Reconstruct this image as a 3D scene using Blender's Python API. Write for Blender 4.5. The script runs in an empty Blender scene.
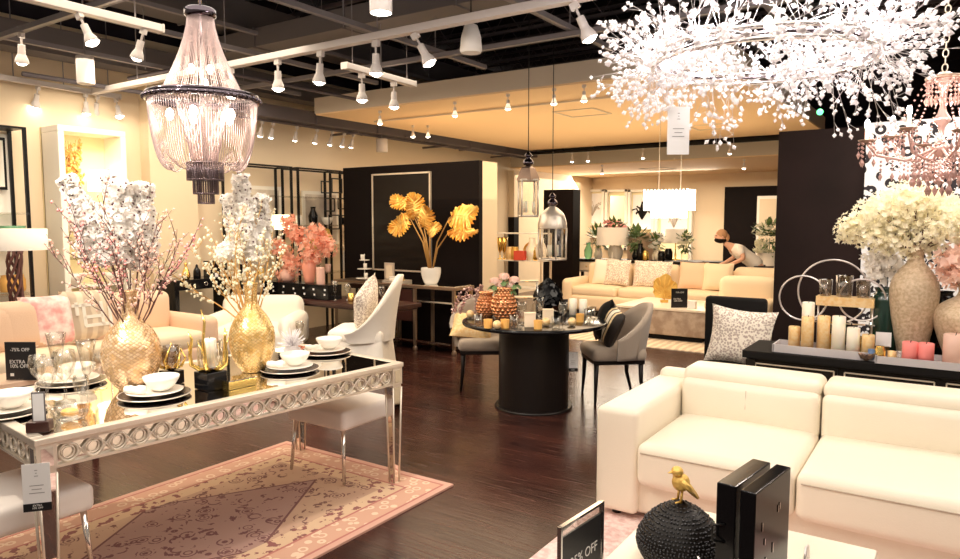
import bpy, math, random
from mathutils import Vector, Matrix, noise
PI = math.pi
sc = bpy.context.scene
COL = sc.collection
random.seed(7)

# ---------------------------------------------------------------- camera
EYE = 1.62; FPX = 700.0; YAW = math.radians(33.9); PITCH = math.radians(4.8)
cam_d = bpy.data.cameras.new('camera'); cam = bpy.data.objects.new('camera', cam_d); COL.objects.link(cam)
cam.location = (0, 0, EYE); cam.rotation_euler = (PI/2 - PITCH, 0, YAW)
cam_d.sensor_width = 36; cam_d.lens = 36*FPX/960; cam_d.clip_start = 0.05; cam_d.clip_end = 100
sc.camera = cam
# ---------------------------------------------------------------- view
sc.view_settings.view_transform = 'Standard'; sc.view_settings.look = 'None'
sc.view_settings.gamma = 1.0; sc.view_settings.exposure = 0.25
# ---------------------------------------------------------------- world and large lights
w = bpy.data.worlds.new('world'); sc.world = w; w.use_nodes = True
w.node_tree.nodes['Background'].inputs[0].default_value = (1.0, 0.84, 0.68, 1)
w.node_tree.nodes['Background'].inputs[1].default_value = 0.30
def area(name, loc, sx, sy, power, col=(1, .85, .66), rot=(0, 0, 0)):
    d = bpy.data.lights.new(name, 'AREA'); d.shape = 'RECTANGLE'; d.size = sx; d.size_y = sy
    d.energy = power; d.color = col
    o = bpy.data.objects.new(name, d); o.location = loc; o.rotation_euler = rot; COL.objects.link(o); return o
area('ceiling_light_front', (-1.6, 1.6, 3.10), 5, 4, 130, (1, .89, .76))
area('ceiling_light_left', (-6.0, 3.8, 3.10), 3, 4, 115, (1, .84, .64))
area('ceiling_light_cloud', (-4.2, 8.6, 2.9), 4.6, 4.6, 150, (1, .80, .56))
area('added_uplight_cloud', (-4.4, 9.0, 1.9), 4.6, 4.4, 42, (1, .74, .42), (PI, 0, 0))  # added unseen uplight that brightens the tan soffit; no cove lamp there
area('ceiling_light_back', (-5.5, 14.8, 2.6), 5, 3.5, 150, (1, .82, .6))
area('ceiling_light_rightside', (0.5, 5.6, 3.05), 2.5, 2.0, 70, (1, .88, .74))
def spot(name, loc, to, power, size=60, col=(1, .85, .65), blend=.6, r=.04):
    d = bpy.data.lights.new(name, 'SPOT'); d.energy = power; d.spot_size = math.radians(size); d.spot_blend = blend
    d.color = col; d.shadow_soft_size = r
    o = bpy.data.objects.new(name, d); o.location = loc
    o.rotation_euler = (Vector(to)-Vector(loc)).to_track_quat('-Z', 'Y').to_euler(); COL.objects.link(o); return o
spot('spot_sofa', (-1.2, 1.6, 3.4), (-0.5, 4.0, .5), 45, 70, (1, .93, .84))
spot('spot_table', (-4.3, 1.4, 3.2), (-3.3, 2.5, .76), 120, 75, (1, .86, .68))
spot('spot_console', (0.2, 3.6, 3.3), (-0.2, 5.0, .9), 90, 60)
spot('spot_art', (-0.1, 5.0, 3.3), (0.0, 7.0, 1.8), 55, 60, (1, .95, .88))
spot('spot_wall_a', (-6.2, 3.6, 3.2), (-8, 4.2, 1.6), 70, 80)
spot('spot_wall_b', (-6.4, 7.4, 3.2), (-8, 7.4, 1.6), 140, 90)
spot('spot_flowers', (-3.0, 0.2, 3.1), (-3.5, 2.4, 1.25), 300, 55, (1, .92, .82), .7, .12)
spot('spot_floor', (-3.4, 4.4, 3.2), (-3.6, 4.6, 0), 60, 80, (1, .78, .55))

# ---------------------------------------------------------------- measuring helpers: photo bearing -> metres
_F = (-math.sin(YAW), math.cos(YAW)); _R = (math.cos(YAW), math.sin(YAW))
def _ray(px, py):
    a = (px-480)/FPX; b = -(py-279.5)/FPX
    fw = math.cos(PITCH)+b*math.sin(PITCH); up = -math.sin(PITCH)+b*math.cos(PITCH)
    return _F[0]*fw+_R[0]*a, _F[1]*fw+_R[1]*a, up
def P(px, py, z):
    r = _ray(px, py); t = (z-EYE)/r[2]; return Vector((r[0]*t, r[1]*t, z))
def Yz(px, py, Y):
    r = _ray(px, py); t = Y/r[1]; return Vector((r[0]*t, Y, EYE+r[2]*t))
def Xz(px, py, X):
    r = _ray(px, py); t = X/r[0]; return Vector((X, r[1]*t, EYE+r[2]*t))
def Dz(px, py, d):
    r = _ray(px, py); t = d/(r[0]*_F[0]+r[1]*_F[1]); return Vector((r[0]*t, r[1]*t, EYE+r[2]*t))

# ---------------------------------------------------------------- materials
MT = {}
def mat(name, col, rough=.5, metal=0, emit=0, ecol=None, trans=0, ior=1.45, noise_amt=0, noise_scale=20, col2=None,
        bump=0, bump_scale=60, coat=0, sheen=0, alpha=1, pattern=None, pscale=20, subsurf=0, spec=None):
    m = bpy.data.materials.new(name); m.use_nodes = True; nt = m.node_tree; b = nt.nodes['Principled BSDF']
    def S(k, v):
        if k in b.inputs: b.inputs[k].default_value = v
    c = tuple(col)+(1,)
    S('Base Color', c); S('Roughness', rough); S('Metallic', metal); S('Transmission Weight', trans); S('IOR', ior)
    S('Coat Weight', coat); S('Sheen Weight', sheen); S('Alpha', alpha); S('Subsurface Weight', subsurf)
    if spec is not None: S('Specular IOR Level', spec)
    if emit: S('Emission Color', tuple(ecol or col)+(1,)); S('Emission Strength', emit)
    tc = nt.nodes.new('ShaderNodeTexCoord')
    if col2 is not None:
        if pattern in ('voronoi', 'spots', 'cells', 'speck'):
            t = nt.nodes.new('ShaderNodeTexVoronoi'); t.inputs['Scale'].default_value = pscale
            if pattern == 'cells': t.feature = 'DISTANCE_TO_EDGE'
            out = t.outputs['Distance']
        elif pattern == 'wave':
            t = nt.nodes.new('ShaderNodeTexWave'); t.inputs['Scale'].default_value = pscale; t.inputs['Distortion'].default_value = 4
            out = t.outputs['Fac']
        else:
            t = nt.nodes.new('ShaderNodeTexNoise'); t.inputs['Scale'].default_value = noise_scale; t.inputs['Detail'].default_value = 6
            out = t.outputs['Fac']
        nt.links.new(tc.outputs['Object'], t.inputs['Vector'])
        r = nt.nodes.new('ShaderNodeValToRGB')
        lo, hi = {'spots': (.30, .36), 'cells': (.03, .09), 'voronoi': (.1, .6), 'wave': (.35, .65), 'speck': (.38, .60)}.get(pattern, (.38, .62))
        r.color_ramp.elements[0].position = lo; r.color_ramp.elements[1].position = hi
        r.color_ramp.elements[0].color = c; r.color_ramp.elements[1].color = tuple(col2)+(1,)
        nt.links.new(out, r.inputs[0]); nt.links.new(r.outputs[0], b.inputs['Base Color'])
        if emit and ecol is None: nt.links.new(r.outputs[0], b.inputs['Emission Color'])
    if bump:
        t2 = nt.nodes.new('ShaderNodeTexNoise'); t2.inputs['Scale'].default_value = bump_scale; t2.inputs['Detail'].default_value = 4
        nt.links.new(tc.outputs['Object'], t2.inputs['Vector'])
        bn = nt.nodes.new('ShaderNodeBump'); bn.inputs['Strength'].default_value = bump; bn.inputs['Distance'].default_value = .01
        nt.links.new(t2.outputs['Fac'], bn.inputs['Height']); nt.links.new(bn.outputs[0], b.inputs['Normal'])
    MT[name] = m; return m

# ---------------------------------------------------------------- mesh builder
def rotz(a): return Matrix.Rotation(a, 4, 'Z')
def basis(d):
    d = Vector(d).normalized(); u = d.cross(Vector((0, 0, 1)))
    if u.length < 1e-4: u = Vector((1, 0, 0))
    u.normalize(); return d, u, d.cross(u).normalized()
class MB:
    def __init__(s): s.v = []; s.f = []; s.m = []; s.s = []; s.uv = {}
    def add(s, vs, fs, m=0, sm=False, M=None, uvs=None):
        k = len(s.v)
        s.v += [tuple(M @ Vector(p)) if M is not None else tuple(p) for p in vs]
        for i, q in enumerate(fs):
            if uvs: s.uv[len(s.f)] = uvs[i]
            s.f.append([k+j for j in q]); s.m.append(m); s.s.append(sm)
        return s
    def box(s, c, d, m=0, M=None):
        x, y, z = c; a, b, e = d[0]/2, d[1]/2, d[2]/2
        vs = [(x+i*a, y+j*b, z+k*e) for i in (-1, 1) for j in (-1, 1) for k in (-1, 1)]
        return s.add(vs, [(0, 1, 3, 2), (4, 6, 7, 5), (0, 4, 5, 1), (2, 3, 7, 6), (0, 2, 6, 4), (1, 5, 7, 3)], m, False, M)
    def prism(s, poly, z0, z1, m=0, M=None, sm=False):       # poly in XY
        n = len(poly); vs = [(x, y, z0) for x, y in poly]+[(x, y, z1) for x, y in poly]
        s.add(vs, [tuple(range(n-1, -1, -1)), tuple(range(n, 2*n))], m, False, M)
        return s.add(vs, [(i, (i+1) % n, n+(i+1) % n, n+i) for i in range(n)], m, sm, M)
    def tube(s, pts, r, n=6, m=0, M=None, closed=False, sm=True):
        pts = [Vector(p) for p in pts]; K = len(pts)
        if K < 2: return s
        rs = r if isinstance(r, (list, tuple)) else [r]*K
        vs = []; prev = None
        for i, p in enumerate(pts):
            if closed: d = pts[(i+1) % K]-pts[i-1]
            else: d = pts[min(i+1, K-1)]-pts[max(i-1, 0)]
            if d.length < 1e-9: d = Vector((0, 0, 1))
            d.normalize()
            if prev is None: _, u, _w = basis(d)
            else:
                u = prev-d*prev.dot(d)
                if u.length < 1e-5: _, u, _w = basis(d)
                u.normalize()
            prev = u; w_ = d.cross(u)
            for k in range(n):
                a = 2*PI*k/n; vs.append(p+(u*math.cos(a)+w_*math.sin(a))*rs[i])
        fs = []
        for i in range(K if closed else K-1):
            j = (i+1) % K
            for k in range(n): fs.append((i*n+k, i*n+(k+1) % n, j*n+(k+1) % n, j*n+k))
        if not closed: fs += [tuple(range(n-1, -1, -1)), tuple((K-1)*n+k for k in range(n))]
        return s.add(vs, fs, m, sm, M)
    def ring(s, c, R, r, n=32, k=6, m=0, M=None, axis='Z', sy=1.0):
        ps = []
        for i in range(n):
            a = 2*PI*i/n; x, y = R*math.cos(a), R*sy*math.sin(a)
            q = {'Z': (x, y, 0), 'X': (0, x, y), 'Y': (x, 0, y)}[axis]
            ps.append((c[0]+q[0], c[1]+q[1], c[2]+q[2]))
        return s.tube(ps, r, k, m, M, True)
    def lathe(s, prof, c=(0, 0, 0), n=24, m=0, M=None, sm=True, uv=False, flute=0, nf=0, cap=True):
        vs = []; K = len(prof)
        for r, z in prof:
            for k in range(n):
                a = 2*PI*k/n; q = r*(1+flute*math.cos(nf*a)) if nf else r
                vs.append((c[0]+q*math.cos(a), c[1]+q*math.sin(a), c[2]+z))
        fs = []; uvs = []
        for i in range(K-1):
            for k in range(n):
                fs.append((i*n+k, i*n+(k+1) % n, (i+1)*n+(k+1) % n, (i+1)*n+k))
                uvs.append([(k/n, i/(K-1)), ((k+1)/n, i/(K-1)), ((k+1)/n, (i+1)/(K-1)), (k/n, (i+1)/(K-1))])
        s.add(vs, fs, m, sm, M, uvs if uv else None)
        if cap:
            if prof[0][0] > 1e-4: s.add(vs[:n], [tuple(range(n-1, -1, -1))], m, False, M)
            if prof[-1][0] > 1e-4: s.add(vs[-n:], [tuple(range(n))], m, False, M)
        return s
    def cyl(s, c, r, h, n=20, m=0, M=None, r2=None): return s.lathe([(r, 0), (r if r2 is None else r2, h)], c, n, m, M)
    def ball(s, c, r, m=0, M=None, n=10, k=7):
        rx, ry, rz = (r, r, r) if not isinstance(r, (tuple, list)) else r
        vs = [(c[0], c[1], c[2]-rz)]
        for i in range(1, k):
            t = PI*i/k
            for j in range(n):
                a = 2*PI*j/n; vs.append((c[0]+rx*math.sin(t)*math.cos(a), c[1]+ry*math.sin(t)*math.sin(a), c[2]-rz*math.cos(t)))
        vs.append((c[0], c[1], c[2]+rz)); fs = []
        for j in range(n):
            fs.append((0, 1+(j+1) % n, 1+j)); b = 1+(k-2)*n; fs.append((len(vs)-1, b+j, b+(j+1) % n))
            for i in range(k-2):
                a = 1+i*n; fs.append((a+j, a+(j+1) % n, a+n+(j+1) % n, a+n+j))
        return s.add(vs, fs, m, True, M)
    def octa(s, c, r, d=(0, 0, 1), st=1.0, m=0, sm=False):
        c = Vector(c); d, u, w_ = basis(d)
        vs = [c+u*r, c+w_*r, c-u*r, c-w_*r, c+d*r*st, c-d*r*st]
        return s.add(vs, [(0, 1, 4), (1, 2, 4), (2, 3, 4), (3, 0, 4), (1, 0, 5), (2, 1, 5), (3, 2, 5), (0, 3, 5)], m, sm)
    def rbox(s, c, d, r=.05, bulge=(0, 0, 0), n=8, m=0, M=None):
        hx, hy, hz = d[0]/2, d[1]/2, d[2]/2; r = min(r, hx, hy, hz)
        idx = {}; vs = []
        def crd(t, h):                                  # spread the grid so that the rounded zone has lines of its own
            u = -1+2*t/n
            return u
        def pt(a, b, e):
            key = (a, b, e)
            if key in idx: return idx[key]
            g = []
            for t, h in ((a, hx), (b, hy), (e, hz)):
                q = n//4
                if t <= q: val = -h+r*(1-math.cos(PI/2*t/q)) if False else -h+r*(t/q)
                elif t >= n-q: val = h-r*((n-t)/q)
                else: val = (-h+r)+(2*h-2*r)*(t-q)/(n-2*q)
                g.append(val)
            p = Vector(g)
            core = Vector((max(-hx+r, min(hx-r, p.x)), max(-hy+r, min(hy-r, p.y)), max(-hz+r, min(hz-r, p.z))))
            off = p-core
            if off.length > 1e-9:
                mx = max(abs(off.x), abs(off.y), abs(off.z)); p = core+off.normalized()*mx
            u, v_, w_ = p.x/hx, p.y/hy, p.z/hz
            k = lambda x: max(0, 1-x*x)
            p.x += bulge[0]*u*k(v_)*k(w_); p.y += bulge[1]*v_*k(u)*k(w_); p.z += bulge[2]*w_*k(u)*k(v_)
            vs.append((p.x+c[0], p.y+c[1], p.z+c[2])); idx[key] = len(vs)-1; return idx[key]
        fs = []
        for i in range(n):
            for j in range(n):
                fs.append((pt(i, j, 0), pt(i, j+1, 0), pt(i+1, j+1, 0), pt(i+1, j, 0)))
                fs.append((pt(i, j, n), pt(i+1, j, n), pt(i+1, j+1, n), pt(i, j+1, n)))
                fs.append((pt(i, 0, j), pt(i+1, 0, j), pt(i+1, 0, j+1), pt(i, 0, j+1)))
                fs.append((pt(i, n, j), pt(i, n, j+1), pt(i+1, n, j+1), pt(i+1, n, j)))
                fs.append((pt(0, i, j), pt(0, i, j+1), pt(0, i+1, j+1), pt(0, i+1, j)))
                fs.append((pt(n, i, j), pt(n, i+1, j), pt(n, i+1, j+1), pt(n, i, j+1)))
        return s.add(vs, fs, m, True, M)
    def pillow(s, w_, h, t, m=0, M=None, n=12, pinch=.06):     # stands in XZ, thickness along Y, base at z=0
        vs = []; 
        for side in (-1, 1):
            for i in range(n+1):
                for j in range(n+1):
                    u, v_ = -1+2*i/n, -1+2*j/n
                    th = t/2*((1-u**4)*(1-v_**4))**.6
                    x = u*w_/2*(1-pinch*(1-v_*v_)); z = v_*h/2*(1-pinch*(1-u*u))
                    vs.append((x, side*th, z+h/2))
        N = (n+1)*(n+1); fs = []
        for i in range(n):
            for j in range(n):
                a = i*(n+1)+j; fs.append((a, a+n+1, a+n+2, a+1)); b = a+N; fs.append((b, b+1, b+n+2, b+n+1))
        return s.add(vs, fs, m, True, M)
    def disc(s, c, d, r, n=8, m=0):
        c = Vector(c); d, u, w_ = basis(d); vs = [c+(u*math.cos(2*PI*k/n)+w_*math.sin(2*PI*k/n))*r for k in range(n)]
        return s.add(vs, [tuple(range(n))], m)
    def build(s, name, mats, parent=None, label=None, bev=0, loc=None, rz=0, seg=2):
        me = bpy.data.meshes.new(name); me.from_pydata(s.v, [], s.f)
        mats = mats if isinstance(mats, (list, tuple)) else [mats]
        for q in mats: me.materials.append(MT[q] if isinstance(q, str) else q)
        me.polygons.foreach_set('material_index', s.m); me.polygons.foreach_set('use_smooth', s.s)
        if s.uv:
            ul = me.uv_layers.new(name='uv')
            for fi, uvs in s.uv.items():
                for li, q in zip(me.polygons[fi].loop_indices, uvs): ul.data[li].uv = q
        me.update(); o = bpy.data.objects.new(name, me); COL.objects.link(o)
        if parent is not None: o.parent = parent
        if label: o['label'] = label
        if loc is not None: o.location = loc
        if rz: o.rotation_euler = (0, 0, rz)
        if bev:
            b = o.modifiers.new('bevel', 'BEVEL'); b.width = bev; b.segments = seg; b.limit_method = 'ANGLE'; b.angle_limit = math.radians(40)
        return o
def tag(o, label, cat, group=None):
    o['label'] = label; o['category'] = cat
    if group: o['group'] = group
    return o
def thing(name, label, cat, loc=(0, 0, 0), rz=0, group=None):
    o = bpy.data.objects.new(name, None); COL.objects.link(o); o.empty_display_size = .1
    o.location = loc; o.rotation_euler = (0, 0, rz); return tag(o, label, cat, group)
def solo(name, mb, mats, label, cat, loc=(0, 0, 0), rz=0, group=None, bev=0):
    return tag(mb.build(name, mats, None, None, bev, loc, rz), label, cat, group)
def struct(name, mb, mats, bev=0):
    o = mb.build(name, mats, None, None, bev); o['kind'] = 'structure'; return o
def kids(o): return [c for c in bpy.data.objects if c.parent == o]
def dup(root, loc, rz=None, label=None, scale=None, rot=None, group=None):
    r = root.copy(); COL.objects.link(r); r.location = loc
    if rz is not None: r.rotation_euler = (0, 0, rz)
    if rot is not None: r.rotation_euler = rot
    if scale is not None: r.scale = (scale,)*3 if not isinstance(scale, tuple) else scale
    if label: r['label'] = label
    if group: r['group'] = group
    for ch in kids(root):
        c = ch.copy(); COL.objects.link(c); c.parent = r
        for g in kids(ch):
            d = g.copy(); COL.objects.link(d); d.parent = c
    return r
def writing(name, txt, size, m, parent, M, align='CENTER', space=1.0):
    cu = bpy.data.curves.new(name, 'FONT'); cu.body = txt; cu.size = size; cu.align_x = align; cu.extrude = .0004; cu.space_line = space
    t = bpy.data.objects.new(name+'_src', cu); COL.objects.link(t)
    bpy.context.view_layer.update()
    me = bpy.data.meshes.new_from_object(t.evaluated_get(bpy.context.evaluated_depsgraph_get()))
    bpy.data.objects.remove(t); me.materials.clear(); me.materials.append(MT[m])
    me.transform(M); o = bpy.data.objects.new(name, me); COL.objects.link(o); o.parent = parent; return o
UP = Matrix.Rotation(PI/2, 4, 'X')        # text in XY -> standing in XZ, read from -Y
# ================================================================ material library
mat('cream_wall', (.80, .65, .46), .8, col2=(.84, .70, .51), noise_scale=.6)
mat('white_paint', (.9, .86, .78), .55)
mat('black_wall', (.008, .005, .005), .6, spec=.12)
mat('plum_wall', (.014, .007, .006), .6, col2=(.022, .011, .010), noise_scale=1.3, spec=.2)
mat('soffit_tan', (.90, .66, .40), .8)
mat('fascia', (.66, .58, .47), .8)
mat('deck_dark', (.012, .009, .014), .9, col2=(.03, .024, .034), noise_scale=2)
mat('joist_grey', (.13, .11, .12), .7)
mat('duct_grey', (.16, .145, .15), .6, .2)
mat('strut_grey', (.26, .24, .25), .5, .1)
mat('track_white', (.66, .61, .59), .4)
mat('black_metal', (.012, .012, .013), .35, .6)
mat('black_gloss', (.005, .005, .006), .14, spec=.35)
mat('black_matte', (.008, .007, .007), .7, spec=.2)
mat('black_wood', (.009, .006, .005), .38, spec=.3)
mat('chrome', (.82, .80, .78), .12, 1)
mat('dark_chrome', (.12, .10, .12), .15, 1)
mat('silver_champagne', (.84, .75, .64), .32, .6, bump=.15, bump_scale=180)
mat('bronze_frame', (.34, .24, .17), .3, .7)
mat('mirror', (.86, .83, .78), .03, 1)
mat('gold', (.95, .68, .22), .25, 1, bump=.1, bump_scale=60)
mat('gold_leaf', (.95, .66, .20), .35, .85, col2=(.80, .45, .12), noise_scale=14, bump=.25, bump_scale=90)
mat('gold_paint', (.80, .52, .14), .4, .5, bump=.3, bump_scale=120)
mat('white_leather', (.90, .82, .68), .42, bump=.12, bump_scale=140)
mat('seam', (.55, .46, .36), .7)
mat('white_seat', (.84, .78, .74), .5)
mat('white_fabric', (.94, .88, .78), .8, bump=.2, bump_scale=160)
mat('cream_fabric', (.90, .74, .54), .85, bump=.2, bump_scale=120)
mat('peach_fabric', (.82, .58, .42), .85, bump=.2, bump_scale=120)
mat('taupe_velvet', (.42, .34, .27), .7, sheen=.4, bump=.15, bump_scale=90)
mat('ceramic', (.93, .88, .80), .25)
mat('plate_dark', (.03, .022, .025), .25, .3)
mat('glass', (1, .99, .97), .02)
mat('smoke_glass', (.55, .50, .47), .03)
mat('white_card', (.93, .92, .92), .6)
mat('sign_black', (.012, .012, .014), .4)
mat('sign_white', (.85, .83, .80), .5)
mat('candle_white', (.96, .88, .74), .5, subsurf=.2)
mat('candle_gold', (.85, .56, .24), .45, .25, col2=(.90, .68, .38), noise_scale=40)
mat('candle_pink', (.93, .28, .26), .5)
mat('bulb', (1, .93, .80), .5, emit=22, ecol=(1, .88, .68))
mat('bulb_hot', (1, .95, .9), .5, emit=60, ecol=(1, .93, .86))
mat('spot_face', (1, .95, .85), .5, emit=14, ecol=(1, .93, .78))
mat('lit_shade', (1, .9, .7), .8, emit=3.2, ecol=(1, .83, .52))
mat('lit_crystal', (1, .95, .85), .3, emit=3.0, ecol=(1, .88, .66))
mat('shade_white', (.93, .90, .85), .8)
mat('crystal_white', (.99, .97, .99), .2)
mat('wire_silver', (.75, .70, .70), .3, .8)
mat('bead_chain', (.62, .48, .46), .25, .55)
mat('bead_dark', (.16, .12, .13), .3, .8)
mat('bronze_mesh', (.32, .22, .17), .3, .8)
mat('smoky_crystal', (.62, .40, .36), .06, .45)
mat('leaf_green', (.08, .16, .05), .5, col2=(.16, .24, .08), noise_scale=12)
mat('leaf_dark', (.03, .045, .04), .5)
mat('petal_white', (.98, .95, .91), .6)
mat('petal_speck', (.12, .05, .06), .6)
mat('petal_cream', (1, .95, .76), .75, col2=(1, .97, .84), noise_scale=30)
mat('petal_peach', (.95, .50, .36), .7, col2=(1, .70, .56), noise_scale=20)
mat('petal_blush', (.97, .74, .64), .7)
mat('petal_pink', (.93, .40, .38), .6)
mat('twig', (.12, .05, .045), .7)
mat('twig_gold', (.62, .34, .10), .6)
mat('vase_stone', (.50, .38, .25), .5, .3, col2=(.66, .53, .38), noise_scale=55, bump=.6, bump_scale=70)
mat('vase_green', (.01, .035, .025), .1, coat=.5)
mat('vase_coral', (.86, .36, .26), .35, coat=.3)
mat('vase_blush', (.80, .50, .42), .3, coat=.3)
mat('stone_block', (.36, .27, .21), .8, col2=(.52, .42, .34), noise_scale=9, bump=.6, bump_scale=25)
mat('marble', (.90, .83, .72), .3, col2=(.86, .77, .64), noise_scale=3)
mat('shag', (.72, .47, .44), .95, col2=(.90, .70, .66), noise_scale=30, bump=1, bump_scale=60)
mat('far_rug', (.80, .68, .52), .9, col2=(.62, .50, .38), pattern='wave', pscale=3)
mat('leopard', (.93, .92, .93), .7, col2=None)
mat('speckle', (.52, .42, .37), .85, col2=(.95, .88, .78), pattern='speck', pscale=60, bump=.3)
mat('copper_scale', (.70, .34, .16), .25, .8)
mat('yellow_wall', (.97, .86, .56), .8)
mat('skin', (.72, .42, .30), .6)
mat('shirt_white', (.95, .92, .88), .8)
mat('trousers', (.05, .05, .07), .8)
mat('hair_blond', (.50, .28, .15), .7)
mat('hair_grey', (.60, .50, .42), .7)
mat('print_pink', (.95, .86, .80), .8, col2=(.86, .42, .40), noise_scale=11)
mat('green_glass', (.35, .75, .45), .1, trans=.6)
mat('red_box', (.75, .10, .06), .5)
mat('blue_glass', (.20, .34, .62), .1, trans=.5)
mat('hobnail_dot', (.05, .05, .055), .18, .7)
mat('art_grey', (.75, .68, .58), .7, col2=(.45, .38, .33), noise_scale=3)
mat('amber', (.90, .50, .14), .35)
mat('brown_stone', (.05, .016, .012), .35)
mat('tray_grey', (.55, .52, .54), .5)

def nodes(m):
    nt = m.node_tree; return nt, nt.nodes['Principled BSDF']
def math_(nt, op, a, b=None):
    n = nt.nodes.new('ShaderNodeMath'); n.operation = op
    for i, q in enumerate((a, b)):
        if q is None: continue
        if hasattr(q, 'links'): nt.links.new(q, n.inputs[i])
        else: n.inputs[i].default_value = q
    return n.outputs[0]
def mixc(nt, f, a, b):
    n = nt.nodes.new('ShaderNodeMix'); n.data_type = 'RGBA'
    if hasattr(f, 'links'): nt.links.new(f, n.inputs[0])
    else: n.inputs[0].default_value = f
    for i, q in ((6, a), (7, b)):
        if hasattr(q, 'links'): nt.links.new(q, n.inputs[i])
        else: n.inputs[i].default_value = tuple(q)+(1,)
    return n.outputs[2]
# dark plank floor, boards running along X
m = mat('floor_wood', (.05, .02, .015), .22, spec=.32); nt, b = nodes(m)
tc = nt.nodes.new('ShaderNodeTexCoord'); br = nt.nodes.new('ShaderNodeTexBrick')
br.inputs['Scale'].default_value = 1; br.inputs['Brick Width'].default_value = 1.3; br.inputs['Row Height'].default_value = .12
br.inputs['Mortar Size'].default_value = .0022; br.inputs['Color1'].default_value = (.055, .018, .013, 1)
br.inputs['Color2'].default_value = (.022, .008, .007, 1); br.inputs['Mortar'].default_value = (.006, .003, .003, 1); br.offset = .37
nt.links.new(tc.outputs['Object'], br.inputs['Vector'])
mp = nt.nodes.new('ShaderNodeMapping'); mp.inputs['Scale'].default_value = (1.5, 26, 1); nt.links.new(tc.outputs['Object'], mp.inputs['Vector'])
nz = nt.nodes.new('ShaderNodeTexNoise'); nz.inputs['Scale'].default_value = 2.2; nz.inputs['Detail'].default_value = 8; nt.links.new(mp.outputs[0], nz.inputs['Vector'])
g = math_(nt, 'MULTIPLY', math_(nt, 'SUBTRACT', nz.outputs['Fac'], .42), 2.2)
cl = nt.nodes.new('ShaderNodeClamp'); nt.links.new(g, cl.inputs[0])
nt.links.new(mixc(nt, cl.outputs[0], br.outputs['Color'], (.085, .032, .022)), b.inputs['Base Color'])
rr = math_(nt, 'ADD', math_(nt, 'MULTIPLY', nz.outputs['Fac'], .30), .08); nt.links.new(rr, b.inputs['Roughness'])
bn = nt.nodes.new('ShaderNodeBump'); bn.inputs['Strength'].default_value = .35; bn.inputs['Distance'].default_value = .004
nt.links.new(math_(nt, 'ADD', math_(nt, 'MULTIPLY', nz.outputs['Fac'], .5), math_(nt, 'SUBTRACT', 1, br.outputs['Fac'])), bn.inputs['Height'])
nt.links.new(bn.outputs[0], b.inputs['Normal'])
# mosaic for the tall vases: small diamond tiles from the lathe's UV
def mosaic(name, c1, c2, grout, nu, nv):
    m = mat(name, c1, .2, .55); nt, b = nodes(m)
    uv = nt.nodes.new('ShaderNodeUVMap'); sp = nt.nodes.new('ShaderNodeSeparateXYZ'); nt.links.new(uv.outputs[0], sp.inputs[0])
    U = math_(nt, 'MULTIPLY', sp.outputs[0], nu); V = math_(nt, 'MULTIPLY', sp.outputs[1], nv)
    a = math_(nt, 'ADD', U, V); c = math_(nt, 'SUBTRACT', U, V)
    fa = math_(nt, 'ABSOLUTE', math_(nt, 'SUBTRACT', math_(nt, 'FRACT', a), .5)); fc = math_(nt, 'ABSOLUTE', math_(nt, 'SUBTRACT', math_(nt, 'FRACT', c), .5))
    edge = math_(nt, 'MAXIMUM', fa, fc); g = math_(nt, 'GREATER_THAN', edge, .38)
    cb = nt.nodes.new('ShaderNodeCombineXYZ'); nt.links.new(math_(nt, 'FLOOR', a), cb.inputs[0]); nt.links.new(math_(nt, 'FLOOR', c), cb.inputs[1])
    wn = nt.nodes.new('ShaderNodeTexWhiteNoise'); nt.links.new(cb.outputs[0], wn.inputs['Vector'])
    nt.links.new(mixc(nt, g, mixc(nt, wn.outputs['Value'], c1, c2), grout), b.inputs['Base Color'])
    bn = nt.nodes.new('ShaderNodeBump'); bn.inputs['Strength'].default_value = .45; bn.inputs['Distance'].default_value = .003
    nt.links.new(math_(nt, 'SUBTRACT', 1, math_(nt, 'MULTIPLY', edge, 1.0)), bn.inputs['Height']); nt.links.new(bn.outputs[0], b.inputs['Normal'])
    nt.links.new(math_(nt, 'ADD', math_(nt, 'MULTIPLY', wn.outputs['Value'], .3), .12), b.inputs['Roughness'])
mosaic('mosaic_gold', (.88, .54, .14), (.96, .76, .40), (.55, .33, .12), 30, 46)
mosaic('mosaic_rose', (.86, .54, .24), (.96, .74, .50), (.55, .33, .18), 30, 46)
# persian rug
m = mat('persian', (.8, .6, .5), .95); nt, b = nodes(m)
tc = nt.nodes.new('ShaderNodeTexCoord'); sp = nt.nodes.new('ShaderNodeSeparateXYZ'); nt.links.new(tc.outputs['Object'], sp.inputs[0])
RW, RL = 0.755, 1.22
ax = math_(nt, 'SUBTRACT', RW, math_(nt, 'ABSOLUTE', sp.outputs[0])); ay = math_(nt, 'SUBTRACT', RL, math_(nt, 'ABSOLUTE', sp.outputs[1]))
d = math_(nt, 'MINIMUM', ax, ay)
def stepd(lo, hi): return math_(nt, 'MULTIPLY', math_(nt, 'GREATER_THAN', d, lo), math_(nt, 'LESS_THAN', d, hi))
v1 = nt.nodes.new('ShaderNodeTexVoronoi'); v1.inputs['Scale'].default_value = 9; v1.feature = 'F1'; nt.links.new(tc.outputs['Object'], v1.inputs['Vector'])
v2 = nt.nodes.new('ShaderNodeTexVoronoi'); v2.inputs['Scale'].default_value = 15; nt.links.new(tc.outputs['Object'], v2.inputs['Vector'])
n1 = nt.nodes.new('ShaderNodeTexNoise'); n1.inputs['Scale'].default_value = 3; nt.links.new(tc.outputs['Object'], n1.inputs['Vector'])
n2 = nt.nodes.new('ShaderNodeTexNoise'); n2.inputs['Scale'].default_value = 22; n2.inputs['Detail'].default_value = 3; nt.links.new(tc.outputs['Object'], n2.inputs['Vector'])
field = mixc(nt, math_(nt, 'MULTIPLY', n1.outputs['Fac'], 1.0), (.58, .40, .26), (.42, .25, .19))
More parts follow.
